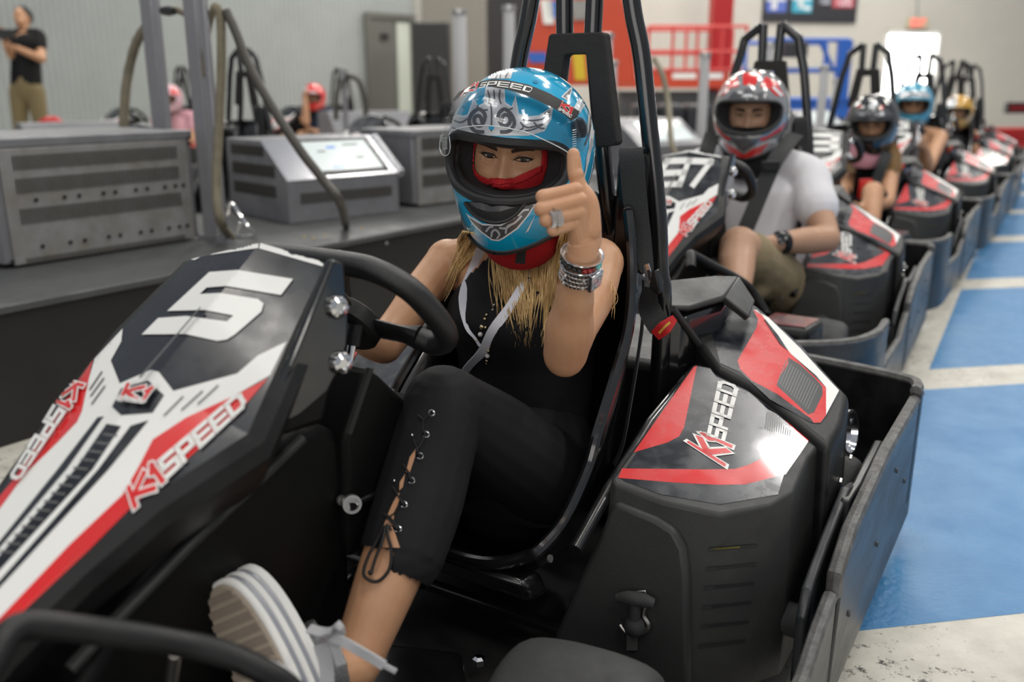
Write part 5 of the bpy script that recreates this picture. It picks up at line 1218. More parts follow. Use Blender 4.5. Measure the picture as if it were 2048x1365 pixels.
mb = MB(); mb.tube(loopc(-.002, .0255), [(.006, .0008)]*41, 8, caps=False, up=None); mb.build('bangle', M['chrome'], woman)
MB().tube(loopc(.014, .0285, .002), .0013, 8, caps=False).build('bangle', M['chrome'], woman)
br = empty('bead_bracelet'); br.parent = woman
cols_ = {'bead_black': (.012, .011, .010), 'bead_red': (.30, .012, .012), 'bead_brown': (.14, .03, .015), 'bead_teal': (.10, .45, .42)}
for k_, v_ in cols_.items(): M[k_] = mat(k_, v_, .3 if k_ != 'bead_black' else .8, coat=.5)
for k_ in range(22):
    a = 2*math.pi*k_/22; c = wL+fa*.008+(u*math.cos(a)*.92+w*math.sin(a))*.0262; px_side = (u*math.cos(a)+w*math.sin(a)).dot(rgt)
    fr_face = math.cos(a)
    mm = 'bead_black'
    if fr_face > 0: mm = 'bead_teal' if px_side > .82 else 'bead_brown' if px_side > .55 else 'bead_red' if px_side > .1 else 'bead_black'
    MB().ball(c, .0041, 12, 8).build('bead', M[mm], br)
# ---- helmet
hel = empty('helmet'); hel.parent = woman
po = port_outline(.100, .044, -.046)
vsH, fsH = helmet_shell(HF, po)
shl = mesh_from(vsH, fsH, 'shell', M['helmblue'], hel, angle=50)
bvh_h = BVHTree.FromPolygons(vsH, fsH); pmh = pmap(bvh_h)
sv = [HF.c+(v-HF.c)*1.105 for v in vsH]
full = MB(); n = 64; rings = [[HF.p(*shell_pt(2*math.pi*i/n, j/44)) for i in range(n)] for j in range(1, 45)]; full.loft(rings)
bvh_out = BVHTree.FromPolygons([HF.c+(Vector(v)-HF.c)*1.10 for v in full.v], full.f); pmo = pmap(bvh_out)
bvh_full = BVHTree.FromPolygons([Vector(v) for v in full.v], full.f); pmf = pmap(bvh_full)
# gasket round the port
gk = []
for x, z in po:
    p = on_shell(x*1.02, z); gk.append(HF.p(p.x, p.y-.004, p.z))
MB().tube(gk+[gk[0]], (.0085), 10, caps=False).build('port_gasket', M['gasket'], hel)
gk2 = [HF.p(on_shell(x*1.02, z).x*.93, on_shell(x*1.02, z).y-.014, z*.9) for x, z in po]
MB().tube(gk2+[gk2[0]], (.007), 8, caps=False).build('port_gasket', M['gasket'], hel)
# lining funnel from port to face
mb = MB(); r0 = [HF.p(on_shell(x, z).x*.97, on_shell(x, z).y-.010, z*.97) for x, z in po]; r1 = [HF.p(x*.82, .065+.015*(1-abs(x)/.1), z*.92) for x, z in po]; r2 = [HF.p(x*.62, .062+.02*(1-abs(x)/.1), z*.95-.004) for x, z in po]; r3 = [HF.p(x*.60, .02, z*.95) for x, z in po]
mb.loft([r0, r1, r2, r3], caps=False); mb.build('cheek_pads', M['mesh_pad'], hel, angle=180)
# graphics on the shell
dh = Decals(pmh, 7)
GM = [M['silver'], M['silverdark'], M['helmwhite'], M['helmblue'], M['gasket'], M['dwhite'], M['dred']]
X = lambda pts: [(860+a/2.845, 80+b/2.845) for a, b in pts]
dh.poly(X([(100, 470), (140, 420), (190, 432), (215, 425), (250, 330), (275, 375), (305, 360), (318, 270), (425, 270), (428, 355), (465, 380), (487, 318), (505, 420), (560, 435), (620, 430), (700, 375), (690, 450), (650, 520), (560, 545), (420, 545), (200, 545), (110, 540)]), 2, .0006)
dh.poly(X([(106, 478), (142, 430), (190, 442), (222, 432), (252, 345), (275, 385), (312, 368), (324, 274), (419, 274), (422, 362), (466, 392), (485, 335), (498, 428), (560, 444), (622, 440), (690, 388), (680, 445), (640, 520), (560, 540), (420, 541), (200, 541), (116, 536)]), 0, .0008)
def stroke(pl, t, mi, lift=.001):
    pl = [(v.x, v.y) for v in smoothpath([Vector((a, b, 0)) for a, b in X(pl)], 5)]
    for q_ in zip(pl[:-1], pl[1:]):
        (a, b), (c, d) = q_; L_ = math.hypot(c-a, d-b)
        if L_ < 1e-6: continue
        nx, ny = -(d-b)/L_*t/2, (c-a)/L_*t/2; ex, ey = (c-a)/L_*.4, (d-b)/L_*.4
        dh.poly([(a+nx-ex, b+ny-ey), (c+nx+ex, d+ny+ey), (c-nx+ex, d-ny+ey), (a-nx-ex, b-ny-ey)], mi, lift)
for pl in ([(300, 470), (285, 435), (258, 440), (255, 470), (275, 490), (300, 480), (315, 430), (280, 395), (235, 430), (228, 480), (260, 520), (310, 525)],
           [(405, 470), (420, 430), (450, 435), (455, 470), (430, 490), (405, 480), (390, 430), (425, 395), (465, 430), (480, 480), (450, 520), (400, 525)]): stroke(pl, 7.5, 1, .0012)
for pl in ([(140, 460), (180, 470), (215, 450)], [(130, 500), (180, 520), (230, 535)], [(345, 360), (352, 420), (350, 520)], [(330, 290), (340, 330), (335, 365)], [(400, 285), (395, 330), (405, 365)], [(365, 290), (368, 340)],
           [(530, 455), (580, 460), (640, 450), (675, 415)], [(520, 480), (560, 500), (640, 480)], [(540, 520), (600, 505), (660, 470)], [(590, 470), (620, 500), (650, 505)], [(500, 520), (530, 500), (515, 470)], [(270, 375), (290, 400), (330, 400)], [(470, 390), (440, 400), (400, 400)]): stroke(pl, 3.2, 1, .0012)
dh.poly(X([(335, 490), (370, 490), (362, 512), (338, 512)]), 3, .0014)
dh.poly(X([(352, 165), (478, 165), (458, 222), (330, 222)]), 2, .0006); dh.poly(X([(362, 169), (470, 169), (453, 221), (342, 221)]), 0, .0008)
for pl in ([(375, 220), (385, 190), (375, 172)], [(400, 218), (405, 190), (425, 172)], [(430, 218), (440, 195), (455, 175)]): stroke(pl, 3, 1)
dh.poly(X([(430, 90), (545, 86), (510, 122), (395, 126)]), 2, .0006); dh.poly(X([(440, 93), (530, 90), (500, 119), (410, 122)]), 1, .0008)
dh.poly(X([(745, 325), (815, 255), (790, 350)]), 2, .0006); dh.poly(X([(755, 322), (808, 270), (784, 345)]), 1, .0008)
dh.poly(X([(870, 290), (885, 300), (840, 410), (812, 395)]), 2, .0006); dh.poly(X([(880, 320), (900, 340), (850, 420), (838, 412)]), 0, .0008)
dh.poly(X([(905, 360), (928, 420), (912, 500), (890, 540), (895, 450)]), 0, .0008); dh.poly(X([(925, 430), (936, 500), (925, 600), (900, 680), (905, 560)]), 2, .0006); dh.poly(X([(915, 560), (930, 560), (905, 690), (880, 760), (888, 660)]), 0, .0008)
stroke([(905, 640), (890, 720), (870, 800)], 3, 2); stroke([(915, 420), (905, 520), (880, 600)], 3, 1)
# lower chin graphics
dh.poly(X([(540, 925), (600, 935), (560, 1000), (500, 1075), (420, 1130), (390, 1145), (350, 1140), (290, 1095), (240, 1045), (205, 985), (240, 1010), (300, 1045), (400, 1050), (470, 1010), (510, 965)]), 2, .0006)
dh.poly(X([(545, 935), (590, 940), (550, 1000), (490, 1070), (415, 1122), (388, 1136), (355, 1132), (300, 1092), (250, 1045), (225, 1010), (300, 1055), (405, 1058), (480, 1015), (520, 970)]), 1, .0008)
dh.poly(X([(540, 1100), (600, 990), (560, 1085)]), 2, .0006)
for pl in ([(380, 1130), (395, 1105), (375, 1080), (355, 1090), (350, 1120)], [(430, 1100), (440, 1060), (480, 1040), (520, 1000)], [(500, 1000), (530, 970), (560, 965)], [(320, 1090), (340, 1065), (360, 1062)], [(395, 1068), (430, 1070), (460, 1050)]): stroke(pl, 4, 0, .0012)
dh.poly(X([(200, 920), (540, 915), (510, 955), (460, 1005), (400, 1030), (330, 1030), (270, 1000), (225, 955)]), 4, .0020); dh.poly(X([(230, 925), (520, 925), (480, 950), (400, 975), (330, 975), (270, 955)]), 1, .0024)
dh.build('shell_graphics', GM, shl)
# chin vent lip and lower trim
vt = MB(); pts = [pmh(*p_) for p_ in X([(205, 925), (240, 975), (290, 1015), (360, 1036), (430, 1025), (490, 985), (540, 925)])]; pts = [r_[0]+r_[1]*.002 for r_ in pts if r_]
vt.tube(smoothpath(pts, 4), .0035, 8); vt.build('chin_vent', M['gasket'], hel)
lowr = [HF.p(*(shell_pt(2*math.pi*i/72, 1.0)*.99)) for i in range(72)]; MB().tube(lowr+[lowr[0]], .006, 8, caps=False).build('lower_trim', M['gasket'], hel)
# vent dimples on the crown
for a, b in ((435, 137), (690, 130), (600, 240)):
    r_ = pmh(860+a/2.845, 80+b/2.845)
    if r_: MB().lathe([(.004, 0), (.0045, .0012), (.003, .0012)], r_[0], r_[1], 12).build('vent_dot', mat('helmet_blue_dark', (.01, .2, .38), .2, coat=.8), shl)
# visor, raised
vz = Decals(pmo, 8)
vpoly = X([(58, 640), (52, 600), (62, 540), (75, 440), (110, 370), (165, 300), (235, 262), (330, 250), (440, 262), (560, 290), (680, 340), (760, 390), (830, 440), (885, 435), (900, 480), (905, 560), (880, 620), (850, 640), (790, 645), (760, 625), (690, 588), (620, 556), (560, 530), (500, 515), (400, 495), (300, 488), (200, 496), (130, 515), (108, 540), (115, 600), (105, 650), (80, 658)])
vz.poly(vpoly, 0, .0)
vo = vz.build('visor', [M['visor']], hel)
for p_ in vo.data.polygons: p_.use_smooth = True
def rimtube(pl, r_, nm, m, par, f=pmo, h=0):
    pts = [f(v.x, v.y) for v in smoothpath([Vector((a, b, 0)) for a, b in X(pl)], 4)]; pts = [q_[0]+q_[1]*h for q_ in pts if q_]
    if len(pts) > 2: MB().tube(pts, r_, 6).build(nm, m, par)
M['visoredge'] = mat('visor_edge', (.55, .6, .62), .15, coat=1)
rimtube([(108, 540), (130, 515), (200, 496), (300, 488), (400, 495), (500, 515), (560, 530), (620, 556), (690, 588), (760, 625), (790, 645)], .0009, 'visor_edge', M['visoredge'], vo)
rimtube([(62, 540), (54, 600), (62, 640), (80, 658), (105, 650), (115, 610), (110, 550)], .0007, 'visor_edge', M['visoredge'], vo)
for k_ in range(8): rimtube([(72, 560+k_*9), (96, 557+k_*9)], .0006, 'visor_ridge', M['visoredge'], vo); rimtube([(810, 515+k_*13), (832, 510+k_*13)], .0006, 'visor_ridge', M['visoredge'], vo)
vb_ = Decals(pmo, 7)
vb_.poly(X([(108, 372), (165, 300), (235, 258), (300, 235), (360, 225), (440, 230), (560, 256), (680, 306), (760, 352), (850, 408), (838, 440), (800, 462), (760, 425), (680, 378), (560, 322), (440, 284), (340, 268), (250, 275), (175, 320)]), 0, .0008)
cq = lambda a: [(860+x/2.845, 80+y/2.845) for x, y in a]
def curvetext(txt, base_pts, top_pts, mi, t, gap=.34):
    B_ = smoothpath([Vector((a, b, 0)) for a, b in cq(base_pts)], 10); T_ = smoothpath([Vector((a, b, 0)) for a, b in cq(top_pts)], 10)
    def at(pl, u): x = max(0, min(.9999, u))*(len(pl)-1); i = int(x); return pl[i].lerp(pl[i+1], x-i)
    for q_ in text_polys(txt, t, gap):
        vb_.poly([tuple((at(B_, p[0]).lerp(at(T_, p[0]), p[1]))[:2]) for p in q_], mi, .0014 if mi == 1 else .0018)
curvetext('K1', [(178, 318), (240, 292), (268, 282)], [(210, 278), (250, 256), (282, 248)], 1, .46, .3); curvetext('K1', [(178, 318), (240, 292), (268, 282)], [(210, 278), (250, 256), (282, 248)], 2, .26, .3)
curvetext('SPEED', [(280, 276), (360, 264), (470, 277), (570, 300)], [(296, 250), (370, 240), (480, 252), (584, 276)], 1, .22)
curvetext('K1', [(735, 383), (765, 400), (800, 425)], [(748, 352), (780, 372), (812, 395)], 1, .5, .3); curvetext('K1', [(735, 383), (765, 400), (800, 425)], [(748, 352), (780, 372), (812, 395)], 2, .36, .3)
curvetext('SPEED', [(724, 398), (760, 418), (798, 444)], [(730, 386), (768, 406), (806, 430)], 1, .26)
vb_.build('visor_band', [M['gasket'], M['dwhite'], M['dred']], vo)
r_ = pmo(860+872/2.845, 80+495/2.845)
if r_: MB().lathe([(.004, -.008), (.016, -.008), (.017, 0), (.010, .002), (.004, .001)], r_[0]-r_[1]*.004, r_[1], 24).build('visor_pivot', mat('pivot_smoke', (.03, .035, .045), .15, coat=1), hel)
# ---- balaclava
FO = (-.006, 0, .003)
eyes(HF, woman, FO, skin=M['skinface'], open_=.0044, sc_=.98)
bvh_f = BVHTree.FromPolygons(vf, ff); pmfa = pmap(bvh_f)
bc = Decals(pmfa, 5)
bc.poly(X([(240, 560), (275, 560), (258, 640), (256, 700), (262, 745), (290, 775), (340, 797), (420, 800), (480, 790), (540, 765), (590, 740), (628, 722), (634, 650), (620, 600), (585, 562), (640, 555), (665, 640), (660, 730), (640, 800), (600, 880), (300, 890), (250, 800), (228, 700), (228, 620)]), 0, .0035)
bc.poly(X([(262, 735), (290, 765), (340, 787), (420, 792), (480, 782), (540, 757), (590, 733), (630, 714), (624, 745), (590, 768), (540, 795), (480, 815), (400, 822), (330, 815), (285, 795), (262, 765)]), 0, .0055)
bal = bc.build('balaclava', [M['redcloth']], woman); bal.modifiers.new('s', 'SOLIDIFY').thickness = .0015
bb = MB(); rings = []
prof = [(-.050, .075, .055, .060), (-.085, .068, .062, .070), (-.118, .060, .072, .088), (-.150, .055, .075, .095), (-.180, .046, .068, .092)]
cN = Vector((HC.x-.012, HC.y+.015, HC.z))
for dz, ry, rx, yo in prof:
    rings.append([cN+Vector((0, 0, dz))+rgt*(math.sin(2*math.pi*k_/48)*rx*1.02)+toC*(math.cos(2*math.pi*k_/48)*ry*(1 if math.cos(2*math.pi*k_/48) > 0 else .8)+.028) + Vector((0, 0, -.022*max(0, math.cos(2*math.pi*k_/48))*(1 if dz < -.15 else 0)+.03*(1-max(0, math.cos(2*math.pi*k_/48)))*(1 if dz < -.15 else 0))) for k_ in range(48)])
bb.loft(rings, caps=False); nb2_ = bb.build('neck_bib', M['redcloth'], bal, angle=180, solid=.002)
bvh_bib = BVHTree.FromPolygons([Vector(v) for v in bb.v], bb.f)
d_b = Decals(pmap(bvh_bib), 8); d_b.poly([(1040, 470), (1054, 470), (1050, 528), (1030, 526)], 0, .002); d_b.build('bib_strip', [M['gasket']], nb2_)
# ---- lanyard, necklace
pm_top = pmap(bvh_top); bvh_all = None
def on_chest(px, py, h=.004):
    best = None
    for b_ in (bvh_top, bvh_body, bvh_bib):
        r_ = pmap(b_)(px, py)
        if r_ and (r_[0]-LE).length > 1.36 and (best is None or (r_[0]-LE).length < (best[0]-LE).length): best = r_
    return best[0]+best[1]*h if best else LD(px, py, 1.5)
ln = empty('lanyard'); ln.parent = woman
ribbon([on_chest(a, b) for a, b in ((968, 492), (950, 535), (932, 580), (928, 620), (936, 655), (952, 675), (962, 690))], [.017, .015, .016, .008, .005, .005], M['ribbon'], 'strap', ln, [rgt, rgt, rgt])
ribbon([on_chest(a, b, .006) for a, b in ((1062, 540), (1045, 575), (1020, 620), (990, 660), (968, 700), (945, 730), (926, 762))], [.010, .014, .017, .017, .020, .020], M['ribbon'], 'strap', ln, rgt)
nk = empty('necklace'); nk.parent = woman
M['gold2'] = mat('gold_bead', (.62, .50, .30), .2, metal=1); M['pearl'] = mat('pearl', (.62, .58, .56), .25, coat=.8)
for a, b, r_, mm in ((990, 612, .0022, 'steel'), (987, 622, .002, 'steel'), (975, 632, .0025, 'gold2'), (972, 640, .003, 'gold2'), (966, 654, .0045, 'gold2'), (974, 655, .003, 'gold2'), (963, 668, .0045, 'pearl'), (955, 679, .002, 'gold2'), (979, 700, .003, 'gold2'), (977, 710, .0045, 'pearl'), (976, 720, .0032, 'gold2'), (975, 726, .0018, 'gold2')):
    MB().ball(on_chest(a, b, .004), r_, 12, 8).build('bead', M[mm], nk)
# ---- hair
hr = MB(); rnd = random.Random(3); bvh_hair = (bvh_top, bvh_body)
def on_hair(px, py, h):
    best = None
    for b_ in bvh_hair:
        r_ = pmap(b_)(px, py)
        if r_ and (r_[0]-LE).length > 1.36 and (best is None or (r_[0]-LE).length < (best[0]-LE).length): best = r_
    return best[0]+best[1]*h if best else LD(px, py, 1.5)
def strand(p0, p1, p2, r_, lift0=.004):
    pts = [p0.lerp(p1, t/5) if t < 5 else p1 for t in range(6)]
def lock(starts, ends, n, w=.0009, bow=6, lift=(.002, .010), dr_=(-70, 25)):
    for i in range(n):
        t = rnd.random(); t2 = min(1, max(0, t+rnd.gauss(0, .14))); a = Vector((starts[0][0]+(starts[1][0]-starts[0][0])*t, starts[0][1]+(starts[1][1]-starts[0][1])*t)); b = Vector((ends[0][0]+(ends[1][0]-ends[0][0])*t2, ends[0][1]+(ends[1][1]-ends[0][1])*t2+rnd.uniform(*dr_)))
        c = (a+b)/2+Vector((rnd.gauss(0, bow), 0)); pts = []; lf = rnd.uniform(*lift)
        for k_ in range(9):
            s_ = k_/8; q_ = a*(1-s_)**2+c*2*s_*(1-s_)+b*s_*s_; pts.append(on_hair(q_.x+math.sin(s_*9+i)*1.2, q_.y, lf*(1-.35*s_)))
        # smooth depths
        for _ in range(3): pts = [pts[0]]+[(pts[j-1]+pts[j]*2+pts[j+1])/4 for j in range(1, len(pts)-1)]+[pts[-1]]
        hr.tube(pts, [w*1.1]*6+[w*.8, w*.5, w*.15], 5)
lock([(948, 462), (968, 492)], [(884, 600), (905, 555)], 60, .0010, 4, dr_=(-40, 12))
lock([(925, 462), (965, 470)], [(915, 500), (955, 500)], 60, .0011, 4, dr_=(-10, 20))
lock([(985, 500), (1035, 530)], [(990, 620), (1060, 690)], 110, .0009, 10, dr_=(-110, 15))
lock([(1040, 520), (1120, 470)], [(1030, 655), (1100, 650)], 190, .0009, 9, dr_=(-120, 40))
lock([(1100, 480), (1145, 450)], [(1085, 680), (1128, 580)], 110, .0010, 5, dr_=(-60, 20))
lock([(1215, 560), (1225, 600)], [(1222, 640), (1228, 620)], 8, .0006, 6)
hr.build('hair', M['hair'], woman, angle=180)
# ================================================================== the other drivers and the standing man
def WD(px, py, dep): return EYE+ray(px, py)*dep
def headframe(c, yaw_deg, pitch=6, roll=0):
    t = EYE-c; t.z = 0; t.normalize(); r_ = Vector((-t.y, t.x, 0)); a = math.radians(yaw_deg)
    f = (t*math.cos(a)-r_*math.sin(a)); f = (f*math.cos(math.radians(pitch))+Vector((0, 0, -1))*math.sin(math.radians(pitch))).normalized()
    fr = Frame(c, f, 0)
    if roll: q = Quaternion(fr.f, math.radians(roll)); fr.x = q@fr.x; fr.z = q@fr.z
    return fr
class Sub:      # the frame of a child space whose origin sits at base
    pass
def build_helmet(fr, parent, base, shellmat, graphics, sc_=1.0, port=(.092, .034, -.048), n=64, m=36, visor=True):
    f2 = Frame(fr.c-base, fr.f); f2.x, f2.z = fr.x*sc_, fr.z*sc_; f2.f = fr.f*sc_
    h = empty('helmet'); h.parent = parent
    po = port_outline(*port); vs, fs = helmet_shell(f2, po, n, m); shl = mesh_from(vs, fs, 'shell', shellmat, h, angle=50)
    bv = BVHTree.FromPolygons(vs, fs)
    def mp(x, z):
        o = f2.p(x, .35, z); hit, nn_, i, t = bv.ray_cast(o, -fr.f)
        if hit is None: return None
        return hit, (nn_ if nn_.dot(fr.f) > 0 else -nn_)
    d = Decals(mp, .012); mats_ = []
    for m_, polys in graphics:
        for p_ in polys: d.poly(p_, len(mats_), .001+.0003*len(mats_))
        mats_.append(m_)
    if mats_: d.build('shell_graphics', mats_, shl)
    gk = [f2.p(on_shell(x*1.02, z).x, on_shell(x*1.02, z).y-.003, z) for x, z in po]; MB().tube(gk+[gk[0]], .007, 8, caps=False).build('port_gasket', M['gasket'], h)
    mb = MB(); r0 = [f2.p(on_shell(x, z).x*.97, on_shell(x, z).y-.01, z*.97) for x, z in po]; r1 = [f2.p(x*.72, .065, z*.92) for x, z in po]; r2 = [f2.p(x*.58, .03, z*.9) for x, z in po]
    mb.loft([r0, r1, r2], caps=False); mb.build('cheek_pads', M['mesh_pad'], h, angle=180)
    lowr = [f2.p(*(shell_pt(2*math.pi*i/48, 1.0)*.99)) for i in range(48)]; MB().tube(lowr+[lowr[0]], .006, 6, caps=False).build('lower_trim', M['gasket'], h)
    return h, f2
def mirx(p): return [(-x, z) for x, z in p]
def face_for(f2, parent, base, skin, fem=False):
    global LE
    vs, fs = face_mesh(f2, 70, 80, off=(0, 0, -.008), sc_=.97)
    return vs, fs
def simple_person(name_label, base, parts, skin, vox=.011, group=None, sm=3):
    p = empty('person', base); tag(p, name_label, 'person', group); return p
def sub(v, b): return [q-b for q in v]
def cloth(mb, vox, name, m, parent, sm=3):
    v, f = remesh(mb, vox, sm); return mesh_from(v, f, name, m, parent, angle=180)
def make_body(mb, vox, faces, skin, parent):
    v, f = remesh(mb, vox, 3); q = MB(); q.add(v, f)
    for (vs, fs) in faces: q.add(vs, fs)
    return q.build('body', skin, parent, angle=180)
def fingers(mb, wrist, knuck, tips_dir, curl, r_=.0085, spread=.02, side=None):
    """five short bent fingers from the knuckle line"""
    s_ = side.normalized()
    for i in range(4):
        k_ = knuck+s_*(i-1.5)*spread; m1 = k_+tips_dir*.030*(1-.08*abs(i-1)); m2 = m1+(tips_dir*.4+curl).normalized()*.022; m3 = m2+(curl-tips_dir*.3).normalized()*.016
        limb(mb, [wrist.lerp(k_, .2), k_], [.014, .011], 8); limb(mb, [k_, m1, m2, m3], [r_*1.1, r_, r_*.9, r_*.8], 8)
    t0 = wrist.lerp(knuck, .35)-s_*.022; limb(mb, [t0, t0+tips_dir*.028-s_*.010, t0+tips_dir*.048-s_*.002+curl*.01], [.013, .0105, .009], 8)
# ------------------------------------------------ man in kart 97
base = Vector((.88, 3.40, 0)); man = empty('person', base); tag(man, 'man in white t-shirt and red silver helmet seated in kart 97', 'person')
c = WD(1503, 222, 3.28); fr = headframe(c, 6, 5, 0)
red_g = [(M['dred'], [[(-.11, .055), (-.085, .06), (-.06, .085), (-.035, .09), (-.045, .12), (-.08, .10)], mirx([(-.11, .055), (-.085, .06), (-.06, .085), (-.035, .09), (-.045, .12), (-.08, .10)]), [(-.02, .095), (.02, .095), (.03, .13), (-.03, .13)],
                      [(-.12, -.03), (-.07, -.066), (-.04, -.072), (-.055, -.082), (-.11, -.055)], mirx([(-.12, -.03), (-.07, -.066), (-.04, -.072), (-.055, -.082), (-.11, -.055)]), [(-.075, -.09), (-.03, -.105), (0, -.125), (.03, -.105), (.075, -.09), (.05, -.125), (0, -.14), (-.05, -.125)]]),
         (M['silverdark'], [[(-.07, .045), (-.03, .042), (0, .055), (.03, .042), (.07, .045), (.05, .075), (.02, .07), (0, .10), (-.02, .07), (-.05, .075)], [(-.05, -.07), (.05, -.07), (.03, -.095), (0, -.115), (-.03, -.095)]]),
         (M['helmwhite'], [[(-.10, .055), (-.07, .085), (-.075, .09), (-.105, .06)], mirx([(-.10, .055), (-.07, .085), (-.075, .09), (-.105, .06)]), [(-.02, .06), (.02, .06), (.012, .068), (-.012, .068)]])]
M['helmsilver'] = mat('helmet_silver_shell', (.30, .30, .31), .18, coat=.9, metal=.4)
hm, f2 = build_helmet(fr, man, base, M['helmsilver'], red_g, 1.06, port=(.104, .046, -.056))
sL_, sR_ = WD(1612, 352, 3.27)-base, WD(1400, 338, 3.40)-base; nb = WD(1505, 318, 3.36)-base; hp = WD(1580, 560, 3.33)-base; hp = Vector((hp.x-.10, hp.y, .26))
el = WD(1655, 478, 3.10)-base; wr = WD(1545, 487, 2.98)-base; elR = WD(1390, 450, 3.2)-base; wrR = WD(1400, 400, 3.0)-base
kn = WD(1478, 490, 2.90)-base; an = WD(1470, 610, 2.66)-base; hL = hp+Vector((.10, -.02, 0)); hR = hp+Vector((-.08, -.05, 0)); knR_ = hR+Vector((-.30, -.36, .12)); anR_ = knR_+Vector((-.12, -.26, -.26))
b = MB(); tor = [hp, hp.lerp(nb, .35)+Vector((0, .03, 0)), hp.lerp(nb, .7)+Vector((0, .02, 0)), nb]
uy = Vector((SA, CA, 0))
limb(b, tor, [(.17, .12), (.16, .12), (.19, .13), (.07, .06)], 20, up=uy); limb(b, [nb, nb+Vector((0, -.02, .06)), fr.c-base+Vector((0, 0, -.02))], [.06, .058, .055])
for s_, e_, w_ in ((sL_, el, wr), (sR_, elR, wrR)):
    limb(b, [nb.lerp(s_, .3), s_], [.055, .058]); limb(b, [s_, s_.lerp(e_, .5), e_], [.058, .052, .044]); limb(b, [e_, e_.lerp(w_, .35), w_], [.046, .047, .030])
hd = (wr-el).normalized(); fingers(b, wr, wr+hd*.075, hd, Vector((-.2, -.3, -.7)), .0095, .021, Vector((0, 0, 1)))
hd2 = (wrR-elR).normalized(); fingers(b, wrR, wrR+hd2*.06, hd2, Vector((.4, -.3, 0)), .0095, .021, Vector((0, 0, 1)))
for h_, k_, a_ in ((hL, kn, an), (hR, knR_, anR_)):
    limb(b, [h_, h_.lerp(k_, .5), k_], [.09, .08, .062]); limb(b, [k_, k_.lerp(a_, .35)+Vector((0, .02, 0)), a_], [.062, .060, .040]); limb(b, [a_, a_+Vector((-.02, -.12, .03))], [.042, .035])
fv = face_mesh(f2, 70, 80, off=(0, 0, -.006), sc_=.97)
make_body(b, .007, [fv], M['skinlight'], man); eyes(f2, man, (0, 0, -.006), skin=M['skinlight'], open_=.0032, fem=False, sc_=.97)
t_ = MB(); limb(t_, [hp+Vector((0, 0, -.02)), hp.lerp(nb, .35)+Vector((0, .03, 0)), hp.lerp(nb, .7)+Vector((0, .02, 0)), nb.lerp(hp, .08)], [(.185, .135), (.175, .135), (.205, .145), (.105, .085)], 22, up=uy)
for s_, e_ in ((sL_, el), (sR_, elR)): limb(t_, [nb.lerp(s_, .35), s_, s_.lerp(e_, .30), s_.lerp(e_, .52)], [.070, .076, .075, .078])
M['tee'] = mat('white_cotton', (.62, .61, .64), .85, bump=.6, bscale=9)
cloth(t_, .009, 't_shirt', M['tee'], man)
s__ = MB(); limb(s__, [hp, hp+Vector((0, 0, .05))], [(.185, .135), (.18, .13)], 20, up=uy)
for h_, k_ in ((hL, kn), (hR, knR_)): limb(s__, [h_, h_.lerp(k_, .45), h_.lerp(k_, .86)+Vector((0, 0, -.012))], [.108, .104, .088])
limb(s__, [hL.lerp(kn, .5)+Vector((0, 0, -.02)), hL.lerp(kn, .8)+Vector((.02, .01, -.11))], [.07, .05])
cloth(s__, .009, 'shorts', mat('khaki', (.27, .21, .12), .85, bump=.6, bscale=14, vary=.3, vscale=12), man)
nk_ = MB(); C_ = f2.c; nf = Vector((f2.f.x, f2.f.y, 0)).normalized(); nx = Vector((f2.x.x, f2.x.y, 0)).normalized()
nk_.loft([[C_+Vector((0, 0, z))+nx*(math.sin(k*math.pi/16)*rx)+nf*(math.cos(k*math.pi/16)*ry+yo) for k in range(32)] for z, rx, ry, yo in ((-.08, .08, .085, .02), (-.14, .09, .08, .03), (-.19, .085, .07, .05), (-.235, .045, .05, .075))]); nk_.build('neck_cover', M['clothblack'], man)
mb = MB(); fb_ = Decals(lambda x, z: None, 1)
mk = MB(); mk.loft([[f2.p(a*.078, face_y(a*.078*.9, zz)*.97+.008 if abs(a) < .9 else .03, zz-.006) for a in [-.95, -.7, -.4, -.15, 0, .15, .4, .7, .95]] for zz in (-.036, -.05, -.07, -.09)], caps=False, closed=False); mk.build('face_mask', M['clothblack'], man, solid=.002, angle=180)
def wrib(pts, w, m, name, parent, side, b_=base): return ribbon([WD(*q_)-b_ for q_ in pts], w, m, name, parent, side, th=.003)
wrib([(1425, 268, 3.24), (1415, 300, 3.19), (1408, 325, 3.19), (1412, 370, 3.19), (1430, 440, 3.15)], .055, M['belt'], 'harness_strap', man, (1, .1, 0))
wrib([(1592, 268, 3.26), (1565, 300, 3.16), (1545, 332, 3.12), (1520, 390, 3.10), (1495, 450, 3.08), (1475, 495, 3.08)], .055, M['belt'], 'harness_strap', man, (1, .1, 0))
for q_ in ((1412, 322, 3.17), (1541, 332, 3.10)):
    mb = MB(); mb.box(WD(*q_)-base, (.068, .012, .034), .2); mb.build('strap_buckle', M['plastic'], man, bevel=.004)
wc_ = wr.lerp(el, .16); ax2 = (el-wr).normalized()
MB().lathe([(.036, -.012), (.040, -.012), (.040, .012), (.036, .012)], wc_, ax2, 20).build('wrist_watch', M['plastic'], man)
MB().lathe([(.022, 0), (.023, .012), (.018, .014)], wc_+Vector((-.3, -.75, .45)).normalized()*.036, (-.3, -.75, .45), 18).build('watch_case', M['gloss'], man)
